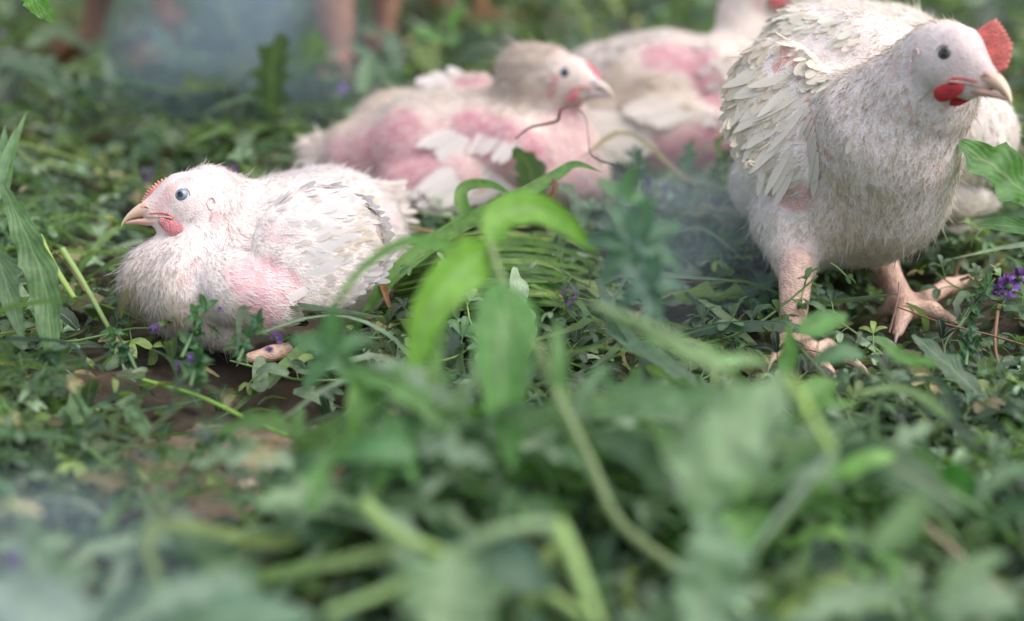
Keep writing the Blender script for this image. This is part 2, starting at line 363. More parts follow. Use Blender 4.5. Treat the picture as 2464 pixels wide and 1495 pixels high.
def make_head(root, O, B, u, comb_h=.35, comb_len=1.0, wat=1.0, redc=(.62, .14, .15), iris=(.17, .23, .31), tooth=(.75, .45, .33), beakc=(.78, .48, .39), teeth=13, wred=None, comb_base=None, skew=1.0, tall=False, tr=.38):
    H = lambda x, y, z: O+(np.array([x, y, z])*u)@B
    HV = lambda A: O+(np.asarray(A)*u)@B
    # beak, upper
    mb = MB()
    def loft(st, col0, col1):
        k = 12; V = []; C = []
        for i, (x, zt, zb, wd) in enumerate(st):
            zc = (zt+zb)/2; hh = (zt-zb)/2
            for j in range(k):
                a = 2*math.pi*j/k; cy, cz = math.cos(a), math.sin(a)
                V.append((x, math.copysign(abs(cy)**.8, cy)*wd, zc+math.copysign(abs(cz)**.9, cz)*hh)); f = i/(len(st)-1)
                C.append(np.array(col0)*(1-f)+np.array(col1)*f)
        V.append((st[-1][0]+.02, 0, (st[-1][1]+st[-1][2])/2)); C.append(col1)
        n = len(st); f = grid_faces(n, k, True); V = HV(V); mb.add(V, f, np.array(C))
        tip = n*k; mb.add(V, np.array([[(n-1)*k+j, (n-1)*k+(j+1) % k, tip] for j in range(k)]), np.array(C))
    loft([(1.9, -.6, -1.72, .95), (2.5, -.35, -1.6, .98), (3.1, -.25, -1.55, .9), (3.7, -.5, -1.58, .72), (4.2, -.88, -1.7, .54), (4.6, -1.28, -1.85, .38), (4.9, -1.68, -2.05, .22), (5.08, -2.0, -2.28, .1), (5.13, -2.25, -2.42, .03)], beakc, (.78, .66, .45))
    beak = mb.build('beak', M_BEAK, root)
    mb = MB()
    loft([(1.2, -1.8, -2.3, .8), (2.2, -1.68, -2.32, .78), (3.1, -1.66, -2.25, .62), (3.8, -1.72, -2.18, .45), (4.4, -1.84, -2.16, .26), (4.8, -2.0, -2.16, .1)], np.array(beakc)*.92, np.array(beakc)*.85)
    mb.build('lower_mandible', M_BEAK, beak, ORG[root.name])
    # nostrils
    for s in (-1, 1):
        mb = MB(); 
        ellipsoid(mb, H(3.05, s*.62, -.78), np.array([.52, .3, .3])*u, frame(B[0]-.35*B[2], B[2]), np.array(beakc)*.9)
        ellipsoid(mb, H(2.95, s*.9, -.92), np.array([.24, .06, .05])*u, frame(B[0]+.35*B[2], B[2]), (.12, .05, .04), 10, 6)
        mb.build('nostril', M_BEAK, beak, ORG[root.name])
    # comb
    mb = MB(); n = 118; base = crom([(3.75, -.1), (3.35, .45), (2.75, 1.1), (2.0, 1.65), (1.2-(comb_len-1)*1.5, 2.05+(comb_len-1)*.1)] if comb_base is None else comb_base, n)
    T = nrm(np.gradient(base, axis=0)); No = np.stack([-T[:, 1], T[:, 0]], 1); No = np.where((No@np.array([.7, .7]))[:, None] < 0, -No, No)
    V = []; C = []
    for i in range(n):
        t = i/(n-1); env = comb_h*(math.sin(math.pi*min(1, (t**skew)*.86+.1))**.6)
        if tall: env = comb_h*min(1, .45+1.6*t)*min(1, (1.02-t)/.13)**.5
        x = (t*teeth) % 1; tooth_h = (1-abs(2*x-1)); hgt = env*(1-tr+tr*tooth_h) + .1
        for hh, wd, sg in ((-.5, .34, 1), (0, .27, 1), (.5, .17, 1), (.85, .1, 1), (1, .03, 1), (1, .03, -1), (.85, .1, -1), (.5, .17, -1), (0, .27, -1), (-.5, .34, -1)):
            h_ = -.4 if hh < 0 else hh*hgt
            q = base[i]+No[i]*h_; ww = wd*(1+.05*math.cos(2*math.pi*x))
            V.append((q[0], sg*ww, q[1])); f = max(0, hh-.45)/.55*(.2+.8*tooth_h)
            C.append(np.array(redc)*(1-f*.8)+np.array(tooth)*f*.8)
    mb.add(HV(V), grid_faces(n, 10, True), np.array(C))
    mb.build('comb', M_COMB, root)
    # gape flesh, wattles, eyes, ears
    wr = wred or redc
    for s in (-1, 1):
        mb = MB(); tube(mb, [H(.75, s*1.36, -1.82), H(1.1, s*1.33, -1.55), H(1.8, s*1.16, -1.42), H(2.7, s*.95, -1.4)], .13*u, .05*u, np.array(redc)*.95, sides=8)
        tube(mb, [H(.75, s*1.36, -1.85), H(1.2, s*1.33, -1.78), H(2.2, s*1.0, -1.68), H(3.0, s*.84, -1.64)], .12*u, .05*u, (.68, .4, .32), sides=8)
        mb.build('gape', M_COMB, beak, ORG[root.name])
        mb = MB(); Wb = frame(-B[0]*.85-B[2]*.5+B[1]*.0, -B[0]*.5+B[2]*.85+B[1]*s*.25)
        k = 14; rows = 12; V = []
        for i in range(rows+1):
            t = i/rows; th = math.pi*t
            for j in range(k):
                a = 2*math.pi*j/k
                xx = -math.cos(th)*1.15*wat; rr = math.sin(th)**.8
                V.append((xx, math.cos(a)*rr*.22, math.sin(a)*rr*(.62*wat)*(1+.25*math.cos(th)*-1) - .1*math.sin(th)))
        Vv = H(.9, s*1.12, -2.45-.25*(wat-1))+(np.array(V)*u)@Wb
        mb.add(Vv, grid_faces(rows+1, k, True), wr); mb.build('wattle', M_COMB, root)
        # eye
        mb = MB(); eb = frame(B[1]*s+B[0]*.12, B[2]); c = H(0, s*1.4, 0)
        th = np.radians([0, 8, 16, 22, 24, 38, 50, 56, 58, 75, 100, 140, 180]); ks = 24; ph = np.arange(ks)*2*math.pi/ks
        V = np.stack([np.outer(np.cos(th), np.ones(ks)), np.outer(np.sin(th), np.cos(ph)), np.outer(np.sin(th), np.sin(ph))], -1).reshape(-1, 3)*.66*u
        cc = [(.004, .004, .006)]*4+[iris]*3+[np.array(iris)*.8]+[(.05, .045, .05)]*5; C = np.repeat(np.array(cc, float), ks, 0)
        mb.add(c+V@eb, grid_faces(len(th), ks, True), C); eye = mb.build('eye', M_EYE, root)
        mb = MB()
        for (rr, mr, cl, off) in ((.62, .1, (.34, .22, .22), .28), (.78, .12, (.70, .48, .46), .16)):
            a = np.arange(25)*2*math.pi/24; pts = [c+(np.array([off+(.0 if rr < .6 else -.02), math.cos(q)*rr*1.08, math.sin(q)*rr*.95])*u)@eb for q in a]
            tube(mb, pts, mr*u, mr*u, cl, n=49, sides=8)
        mb.build('eyelid', M_SKIN, eye, ORG[root.name])
        mb = MB(); a = np.linspace(.3, 5.2, 12); eb2 = frame(B[1]*s-B[0]*.25, B[2])
        tube(mb, [H(-2.35, s*1.5, -.65)+(np.array([.02, math.cos(q)*.33, math.sin(q)*.5])*u)@eb2 for q in a], .08*u, .05*u, (.72, .52, .52), n=30, sides=7)
        ellipsoid(mb, H(-2.35, s*1.48, -1.75), np.array([.45, .06, .1])*u, frame(-B[2]+.3*B[0], B[1]), (.62, .36, .38), 10, 8)
        mb.build('ear', M_SKIN, root)
def capd(X, a, b): 
    ba = b-a; h = np.clip(((X-a)@ba)/max(ba@ba, 1e-12), 0, 1); return np.linalg.norm(X-a-h[..., None]*ba, axis=-1)
def snap(prims, p):
    d = nrm(p-CAMP); q = CAMP+d*.45
    for _ in range(60):
        e = sdf(prims, q[None])[0]
        if e < 2e-4: return q
        q = q+d*e*.9
        if np.linalg.norm(q-CAMP) > 3: return p
    return q
def snapall(prims, *ls):
    for l in ls:
        for i, (a, b, r, *k) in enumerate(l): l[i] = (snap(prims, a), snap(prims, b), r, *k)
def patch(X, pats):
    o = np.zeros(len(X))
    for (a, b, r, *s) in pats:
        d = capd(X, a, b) + wob(X, 190, 3)*r*.22 + wob(X, 620, 5)*r*.13
        o = np.maximum(o, (s[0] if s else 1.0)*(1-sstep(r*.6, r*1.25, d)))
    return o
def plumage(prims, V, Q, N, root, body, nd, nc, pats=(), cream=(), contour=(), base=(.80, .755, .75), shaft=None, creamc=(.72, .58, .38), pinkc=(.70, .37, .38), lenk=1.0, eyes=(), name='plumage', cl=(.016, .0052), bare=.97, pins=.75, headc=None):
    # down
    X, Nn = scatter(V, Q, N, nd); F, fl, zl = fields(prims, X)
    leg = zl.get('leg', 0)+zl.get('foot', 0); pk = patch(X, pats)
    keep = (RNG.random(len(X)) > pk*bare) & (RNG.random(len(X)) > leg*1.6)
    if contour: keep &= RNG.random(len(X)) > .93*patch(X, contour)*np.clip(1-1.5*(zl.get('head', 0)+zl.get('face', 0)+.8*zl.get('neck', 0)), 0, 1)
    for e, r in eyes: keep &= np.linalg.norm(X-e, axis=1) > r
    X, Nn, F, fl, pk = X[keep], Nn[keep], F[keep], fl[keep], pk[keep]
    n = len(X); F = F+RNG.normal(0, .12, F.shape)+np.stack([wob(X, 90, 1), wob(X, 90, 5), wob(X, 90, 9)], 1)*.25
    L = fl*lenk*.78*RNG.uniform(.6, 1.35, n); L = L*(1-.35*pk)
    cm = patch(X, cream) if cream else np.zeros(n)
    nz = sstep(-.1, .8, wob(X, 60, 2))*.25; k = np.clip(cm+nz, 0, 1)[:, None]
    b0 = np.array(base)*np.ones((n, 1))
    if headc is not None: hz = np.clip(zl.get('head', 0)+zl.get('face', 0)+.6*zl.get('neck', 0), 0, 1)[keep][:, None]; b0 = b0*(1-hz)+np.array(headc)*hz
    c = b0*(1-k)+np.array(creamc)*k; c = c*RNG.uniform(.9, 1.06, (n, 1)); c = np.clip(c, 0, .9)
    mb = MB(); tuft = sstep(.3, .95, RNG.random(n)); wisp = (RNG.random(n) < .012)*(L > .003); L = L*(1+.8*wisp); tuft = np.maximum(tuft, wisp*1.5)
    feathers(mb, X-Nn*.0006, Nn, F, L, np.clip(L*.034, .00013, .00034)*RNG.uniform(.8, 1.4, n), (.07+.33*tuft**2)*RNG.uniform(.6,1.3,n), .06, c, roll=.6, prof=DOWN, jitter=.3, cols=2)
    NM = [np.repeat(nrm(Nn+RNG.normal(0, .22, Nn.shape)+.1*nrm(F)), 6, 0)]
    # pin feathers in the bare patches
    X, Nn = scatter(V, Q, N, nd//6); F, fl, zl = fields(prims, X); pk = patch(X, pats); keep = RNG.random(len(X)) < np.where(pk > .35, pins, 0)*(zl.get('leg', 0) < .1)
    X, Nn, F = X[keep], Nn[keep], F[keep]; n = len(X)
    feathers(mb, X-Nn*.0004, Nn, F, RNG.uniform(.004, .012, n), .00034, .14, .03, np.clip(np.array([.9, .88, .88])*RNG.uniform(.96, 1.05, (n, 1)), 0, .9), roll=.3, prof=[(0, .5), (.5, .9), (1, .3)], jitter=.25, cols=2); NM.append(np.repeat(Nn, 6, 0))
    mb.nm = np.concatenate(NM)
    o = mb.build(name, M_DOWN, root)
    # contour feathers
    if nc:
        X, Nn = scatter(V, Q, N, nc); F, fl, zl = fields(prims, X); cz = (patch(X, contour) if contour else 1)*np.clip(1-1.5*(zl.get('head', 0)+zl.get('face', 0)+.8*zl.get('neck', 0)), 0, 1)
        pk = patch(X, pats); keep = (RNG.random(len(X)) < cz*(1-pk)*(pk < .5)) & (zl.get('leg', 0) < .2)
        X, Nn, F = X[keep], Nn[keep], F[keep]; n = len(X)
        F = F+np.stack([wob(X, 50, 1), wob(X, 50, 5), wob(X, 50, 9)], 1)*.22
        cm = patch(X, cream) if cream else np.zeros(n); k = np.clip(cm*.55+sstep(.1, .9, wob(X, 70, 4))*.25, 0, 1)[:, None]
        c = np.clip((np.array(base)*1.07*(1-k)+np.array(creamc)*k)*RNG.uniform(.9, 1.07, (n, 1)), 0, .9)
        mb = MB(); L = cl[0]*RNG.uniform(.6, 1.35, n)
        feathers(mb, X-Nn*.001, Nn, F, L, cl[1]*L/cl[0]*RNG.uniform(.7, 1.1, n), RNG.uniform(.04, .2, n), .08, c, roll=.3, prof=CONT, jitter=.17, cols=5); mb.nm = np.repeat(nrm(Nn+RNG.normal(0, .1, Nn.shape)+.1*nrm(F)), 30, 0)
        mb.build('contour_feathers', M_FEATH, root)
    return o
def body_mesh(root, prims, vox, pats=(), skinc=(.80, .70, .67), pinkc=(.62, .33, .36), legc=(.70, .45, .36), faces=(), red=()):
    V, Q = nets(prims, vox); N = normals(V, Q); F, fl, zl = fields(prims, V)
    pk = patch(V, pats)[:, None]*np.clip(.85+.3*wob(V, 130, 6), .5, 1)[:, None]; lg = np.clip(zl.get('leg', np.zeros(len(V)))+zl.get('foot', np.zeros(len(V))), 0, 1)[:, None]
    fc = zl.get('face', np.zeros(len(V)))[:, None]
    c = np.array(skinc)*(1-pk)+np.array(pinkc)*pk; c = c*(1-.5*fc)+np.array((.72, .47, .45))*.5*fc
    if red:
        rd = patch(V, red)[:, None]; c = c*(1-rd)+np.array((.68, .28, .29))*rd
    c = c*(1-lg)+np.array(legc)*lg*(1+.12*wob(V, 260, 2)[:, None])
    mb = MB(); q_leg = (lg[Q[:, 0], 0] > .5)
    mb.add(V, Q[~q_leg], c, None, 0)
    mb.q.append(Q[q_leg]); mb.qm.append(np.full(q_leg.sum(), 1))
    o = mb.build('body', [M_SKIN, M_LEG], root)
    return V, Q, N
def foot(prims, A, toes, r, back=None):
    """toes: list of world tip points; returns claws"""
    cl = []
    for T in toes:
        A_ = np.array(A); T = np.array(T); mid = (A_+T)/2+np.array([0, 0, r*.5])
        prims.append(cone(A_, mid, r*.75, r*.6, .004, z='foot')); prims.append(cone(mid, T, r*.62, r*.42, .004, z='foot'))
        cl.append((T, nrm(T-mid)))
    return cl
def claws(root, cl, r):
    for T, d in cl:
        mb = MB(); p0 = T+np.array([0, 0, r*.1]); tube(mb, [p0-d*r*.2, p0+d*r*1.0, p0+d*r*2.0-np.array([0, 0, r*.9])], r*.45, r*.06, (.55, .42, .36), n=8, sides=8)
        mb.build('claw', M_BEAK, root)
# ------------------------------------------------------------------ chickens
def PP(px, py, zc, r): return (P(px, py, zc), R(r, zc))
def cn(a, b, k=20, flow=None, fl=.008, z='body'):
    (pa, ra), (pb, rb) = PP(*a), PP(*b); return cone(pa, pb, ra, rb, k*a[2]/FPX, flow, fl, z)
def pat(x0, y0, z0, x1, y1, z1, r, s=1.0): return (P(x0, y0, z0), P(x1, y1, z1), R(r, z0), s)

def lying_left():
    root = thing('chicken', G(640, 840), 'white chicken with bare pink patch on its side, lying in front, facing left', 'chicken', 'white chickens on the grass')
    O = P(446, 479, .815); B = frame(DV(-1, 0, -.10), DV(0, -1, .1)); u = R(29.5, .80)
    hp, H = head_prims(O, B, u, None)
    right = DV(1, .05, .25)
    pr = hp + [
        cn((505, 475, .835, 78), (565, 520, .86, 95), 22, DV(1, .35, .1), .0075, 'neck'),
        cn((505, 520, .825, 75), (520, 640, .83, 110), 22, DV(.15, 1, .1), .0085, 'neck'),
        cn((500, 555, .835, 76), (465, 655, .815, 92), 30, DV(-.05, 1, 0), .0095, 'neck'),
        cn((455, 600, .84, 66), (400, 655, .825, 76), 44, DV(-.1, 1, 0), .009, 'neck'),
        cn((380, 685, .82, 90), (450, 705, .805, 98), 50, DV(.05, 1, .0), .0085, 'breast'),
        cn((440, 750, .815, 70), (560, 780, .82, 70), 34, DV(.4, 1, 0), .0085, 'breast'),
        cn((560, 690, .80, 95), (640, 720, .80, 85), 22, DV(.9, .35, .2), .007),
        cn((680, 590, .87, 162), (800, 585, .92, 180), 25, right, .008),
        cn((705, 600, .96, 182), (780, 590, .98, 190), 25, right, .008),
        cn((640, 690, .845, 150), (780, 640, .88, 165), 25, DV(1, -.1, .2), .008),
        ell(P(765, 600, .805), (R(165, .8), R(44, .8), R(150, .8)), np.stack([DV(1, -.55, .35), DV(.35, 0, -1), DV(.5, 1, .1)]), R(9, .8), DV(1, -.15, .25), .006, 'wing'),
        cn((880, 560, .95, 95), (920, 500, .98, 62), 22, DV(1, -.1, .1), .011, 'tail'),
        cn((900, 640, .93, 72), (850, 700, .90, 80), 22, DV(.6, .8, 0), .009),
        cn((700, 842, .82, 20), (655, 850, .80, 22), 8, DV(-1, 0, 0), .002, 'leg'),
        cn((830, 795, .87, 28), (700, 842, .82, 20), 10, DV(-1, 0, 0), .002, 'leg'),
        cn((655, 850, .80, 20), (600, 862, .79, 15), 8, DV(-1, 0, 0), .002, 'foot')]
    pats = [pat(590, 655, .78, 640, 760, .78, 48), pat(640, 660, .78, 690, 700, .78, 52, .95), pat(655, 560, .78, 700, 570, .79, 26, .45), pat(620, 790, .78, 600, 740, .76, 34, .9),
            pat(470, 640, .72, 440, 690, .71, 22, .45), pat(770, 775, .78, 730, 790, .78, 18, .8), pat(905, 530, .88, 940, 520, .90, 50, .35)]
    red = [pat(415, 455, .80, 380, 500, .79, 16, .35), pat(460, 430, .78, 430, 435, .78, 12, .4), pat(525, 520, .79, 520, 540, .79, 16, .45)]
    cream = [pat(840, 560, .82, 800, 610, .82, 60, .6), pat(880, 480, .85, 870, 590, .86, 40, .5), pat(330, 680, .75, 400, 720, .74, 95, .45), pat(780, 690, .8, 700, 740, .8, 50, .4)]
    cont = [pat(760, 480, .80, 800, 620, .80, 105), pat(680, 480, .85, 900, 520, .86, 70), pat(700, 760, .78, 880, 640, .84, 60), pat(860, 660, .85, 930, 600, .9, 50)]
    snapall(pr, pats, red, cream, cont)
    V, Q, N = body_mesh(root, pr, .0023, pats, red=red)
    plumage(pr, V, Q, N, root, None, 180000, 16000, pats, cream, cont, eyes=[(H(0, 1.7, 0), .82*u), (H(0, -1.7, 0), .82*u)], cl=(.013, .0022), headc=(.80, .69, .68), pins=.6)
    make_head(root, O, B, u, comb_h=.52, tr=.6, wat=1.0, redc=(.66,.21,.20), wred=(.66,.24,.26), tooth=(.82,.58,.44), comb_base=[(3.35, -.45), (2.9, .1), (2.35, .72), (1.65, 1.3), (.8, 1.75)])
    claws(root, [(P(600, 862, .79), DV(-1, .25, 0))], R(17, .78))
    # folded wing: long quills sweeping back over the flank
    mb = MB(); X = []; D = []; L = []
    for (cnt, x0, y0, x1, y1, ln, d0, d1) in [(12, 690, 730, 760, 560, 115, (1, -.45), (1, -.1)), (12, 700, 640, 745, 480, 100, (1, -.05), (1, .12)), (10, 790, 620, 800, 490, 80, (1, -.2), (1, .35))]:
        for i in range(cnt):
            t = i/max(1, cnt-1); X.append(P(x0*(1-t)+x1*t+random.uniform(-9, 9), y0*(1-t)+y1*t, .79)); D.append(DV(d0[0]*(1-t)+d1[0]*t, d0[1]*(1-t)+d1[1]*t, .15)); L.append(R(ln*random.uniform(.75, 1.15), .82))
    X, g = seat(pr, np.array(X), None)
    c = np.clip(np.array([.9, .87, .86])*RNG.uniform(.95, 1.0, (len(X), 1)), 0, .9)
    mb.nm = feathers(mb, X, g, np.array(D), np.array(L), np.array(L)*.13, .11, .17, c, roll=.12, prof=[(0, .4), (.15, .7), (.4, 1), (.65, .95), (.82, .7), (.93, .4), (1, .06)], jitter=.12, cols=7, cup=.3)
    mb.build('wing', M_FEATH, root)
    # ragged tail quills
    mb = MB(); n = 34; X = np.array([P(RNG.uniform(885, 955), RNG.uniform(425, 530), .945) for _ in range(n)])
    feathers(mb, X, np.tile(DV(.2, -.6, -1), (n, 1)), nrm(np.array([DV(1, -.35+RNG.normal(0, .3), .2) for _ in range(n)])), RNG.uniform(.010, .021, n), RNG.uniform(.0012, .003, n), .1, RNG.uniform(-.2, .5, n), np.tile([.84, .76, .7], (n, 1)), prof=CONT)
    mb.build('tail', M_FEATH, root)
    return root

def standing_right():
    root = thing('chicken', G(1905, 860), 'big white chicken standing on two pink scaly legs at right, tall red comb', 'chicken', 'white chickens on the grass')
    O = P(2300, 138, .735); B = frame(DV(.66, .34, -.68), DV(.10, -1, -.05)); u = R(33.5, .73)
    hp, H = head_prims(O, B, u, None)
    dn = DV(.15, 1, .1); bk = DV(-1, .25, .6)
    pr = hp + [
        cn((2262, 150, .76, 100), (2200, 235, .785, 118), 25, DV(-.5, .9, .1), .007, 'neck'),
        cn((2215, 250, .78, 125), (2160, 330, .80, 150), 30, DV(-.2, 1, .1), .008, 'neck'),
        cn((2235, 195, .775, 108), (2120, 300, .81, 160), 40, DV(-.3, 1, .1), .008, 'neck'),
        cn((2140, 370, .81, 165), (2130, 470, .83, 150), 30, DV(0, 1, .1), .009, 'breast'),
        cn((1935, 245, .90, 180), (2030, 380, .86, 200), 30, bk, .008),
        cn((1990, 180, .99, 185), (2120, 185, .97, 170), 30, bk, .009),
        cn((1945, 130, .89, 115), (2060, 150, .87, 125), 34, DV(-.8, .4, .3), .008),
        cn((2060, 180, .90, 150), (2140, 200, .88, 140), 30, DV(-.7, .5, .3), .009),
        cn((2250, 330, .96, 160), (2325, 330, .95, 118), 25, DV(.2, 1, .2), .008, 'far'),
        cn((1960, 500, .87, 150), (2060, 470, .86, 180), 30, DV(-.2, 1, .1), .009, 'belly'),
        cn((1895, 540, .86, 85), (1915, 640, .845, 52), 25, DV(0, 1, 0), .009, 'belly'),
        cn((2160, 480, .93, 120), (2130, 560, .93, 60), 25, DV(.2, 1, 0), .009, 'belly'),
        cn((2300, 480, .96, 60), (2370, 490, .97, 26), 20, DV(1, .1, .1), .011, 'tail'),
        cn((1850, 440, .93, 95), (1890, 470, .93, 95), 20, DV(-.2, 1, .3), .008),
        # near wing, a rounded shield on the flank
        ell(P(1888, 262, .832), (R(134, .8), R(34, .8), R(180, .8)), np.stack([DV(1, -.1, -.35), DV(.35, 0, 1), DV(.12, -1, .05)]), R(44, .8), DV(-.75, .65, .25), .008, 'wing'),
        cn((1915, 640, .83, 43), (1908, 800, .815, 30), 12, DV(0, 1, 0), .002, 'leg'),
        cn((2118, 590, .91, 38), (2136, 660, .895, 31), 10, DV(0, 1, 0), .002, 'leg'), cn((2136, 660, .895, 31), (2178, 738, .865, 30), 8, DV(0, 1, 0), .002, 'leg')]
    cl = []
    cl += foot(pr, P(1908, 812, .815), [P(2065, 880, .78), P(2000, 900, .77), P(1862, 862, .79), P(1845, 808, .85)], R(31, .82))
    cl += foot(pr, P(2182, 745, .862), [P(2370, 665, .92), P(2295, 775, .85), P(2160, 802, .835), P(2110, 760, .89)], R(33, .86))
    pats = [pat(1890, 120, .75, 1905, 145, .75, 20, 1), pat(1880, 150, .75, 1870, 162, .75, 16, 1), *[pat(1922+3*q, 190+24*q, .75, 1944+3*q, 196+24*q, .75, 7, 1) for q in range(7)], pat(1985, 370, .76, 2000, 385, .76, 12, .8), pat(1900, 470, .79, 1930, 475, .79, 42, .85),
            pat(2155, 150, .77, 2140, 190, .77, 14, .5), pat(2190, 300, .68, 2205, 296, .68, 9, .8), pat(2178, 262, .68, 2186, 255, .68, 7, .8), pat(2150, 285, .68, 2160, 290, .68, 7, .7), pat(2250, 460, .82, 2260, 400, .82, 12, .5)]
    cream = [pat(1830, 100, .8, 1810, 330, .82, 90, .7), pat(1900, 400, .78, 1990, 400, .78, 60, .8), pat(1960, 520, .79, 2080, 480, .74, 100, .85), pat(1930, 590, .8, 2120, 590, .8, 70, .75), pat(2080, 280, .72, 2150, 250, .72, 60, .35), pat(2230, 60, .7, 2260, 200, .7, 90, .6), pat(2320, 170, .7, 2350, 150, .7, 50, .5), pat(2130, 330, .7, 2080, 420, .7, 90, .4)]
    cont = [pat(1850, 120, .78, 1880, 380, .78, 130, .5), pat(1900, 60, .85, 2250, 80, .88, 90), pat(2350, 250, .88, 2370, 380, .88, 90), pat(2000, 180, .78, 2060, 260, .76, 60)]
    snapall(pr, pats, cream, cont)
    V, Q, N = body_mesh(root, pr, .0025, pats, pinkc=(.56, .28, .25))
    plumage(pr, V, Q, N, root, None, 210000, 22000, pats, cream, cont, eyes=[(H(0, 1.7, 0), .8*u), (H(0, -1.7, 0), .8*u)], base=(.86, .80, .70), creamc=(.82, .71, .53), cl=(.015, .0026), headc=(.64, .51, .38))
    make_head(root, O, B, u, comb_h=1.6, tall=True, tr=.11, wat=.98, comb_base=[(3.3, -.5), (2.8, .25), (2.15, .95), (1.5, 1.5), (.85, 1.9)], redc=(.72, .16, .13), wred=(.50, .025, .03), iris=(.10, .07, .06), tooth=(.78, .3, .22), teeth=12, beakc=(.76, .47, .37))
    claws(root, cl, R(17, .85))
    mb = MB(); X = []; D = []; Nn = []; L = []
    # near wing: coverts over secondaries over the long primaries
    for (cnt, x0, y0, x1, y1, ln, dx0, dy0, dx1, dy1) in [(14, 1985, 130, 2005, 345, 150, -.9, .35, -.5, .85), (14, 1925, 90, 1965, 350, 150, -1, .35, -.55, .9), (13, 1870, 110, 1900, 360, 120, -.6, .8, -.1, 1), (12, 1820, 150, 1850, 350, 100, -.3, 1, 0, 1), (9, 1880, 330, 1990, 400, 110, -.9, .6, -1, .25)]:
        for i in range(cnt):
            t = i/max(1, cnt-1); X.append(P(x0*(1-t)+x1*t, y0*(1-t)+y1*t, .76)); D.append(DV(dx0*(1-t)+dx1*t, dy0*(1-t)+dy1*t, .3)); L.append(R(ln*random.uniform(.8, 1.1), .8)); Nn.append(DV(-.25, -.1, -1))
    X, gr = seat(pr, np.array(X), None)
    c = np.clip(np.array([.9, .85, .77])*RNG.uniform(.97, 1.02, (len(X), 1)), 0, .9)
    mb.nm = feathers(mb, X, gr, np.array(D), np.array(L)*.95, np.array(L)*.092*RNG.uniform(.8, 1.15, len(L)), .02, .06, c, roll=.15, prof=[(0, .4), (.15, .7), (.4, 1), (.65, .95), (.82, .7), (.93, .4), (1, .06)], jitter=.15, cols=7, cup=.06)
    mb.build('wing', M_FEATH, root)
    mb = MB(); n = 22; X = np.array([P(RNG.uniform(2270, 2330), RNG.uniform(470, 560), .955) for _ in range(n)])
    feathers(mb, X, np.tile(DV(0, -.5, -1), (n, 1)), nrm(np.array([DV(1, -.12+RNG.normal(0, .28), .15) for _ in range(n)])), RNG.uniform(.016, .034, n), RNG.uniform(.003, .006, n), .1, .1, np.tile([.62, .57, .5], (n, 1))*RNG.uniform(.8, 1.15, (n, 1)), prof=CONT, cols=5)
    mb.build('tail', M_FEATH, root)
    # a few lifted feathers on the back
    mb = MB(); n = 16; X = np.array([P(RNG.uniform(1900, 2200), RNG.uniform(2, 40), .93) for _ in range(n)])
    for it in range(3): X = X+UPV*(-sdf(pr, X)[:, None])*.9
    feathers(mb, X, np.tile(DV(0, -1, -.3), (n, 1)), np.array([DV(-1, RNG.normal(-.1, .3), .3) for _ in range(n)]), RNG.uniform(.014, .024, n), .004, .3, .2, np.tile([.86, .84, .82], (n, 1)), prof=CONT, cols=5)
    mb.build('back_feathers', M_FEATH, root)
    return root

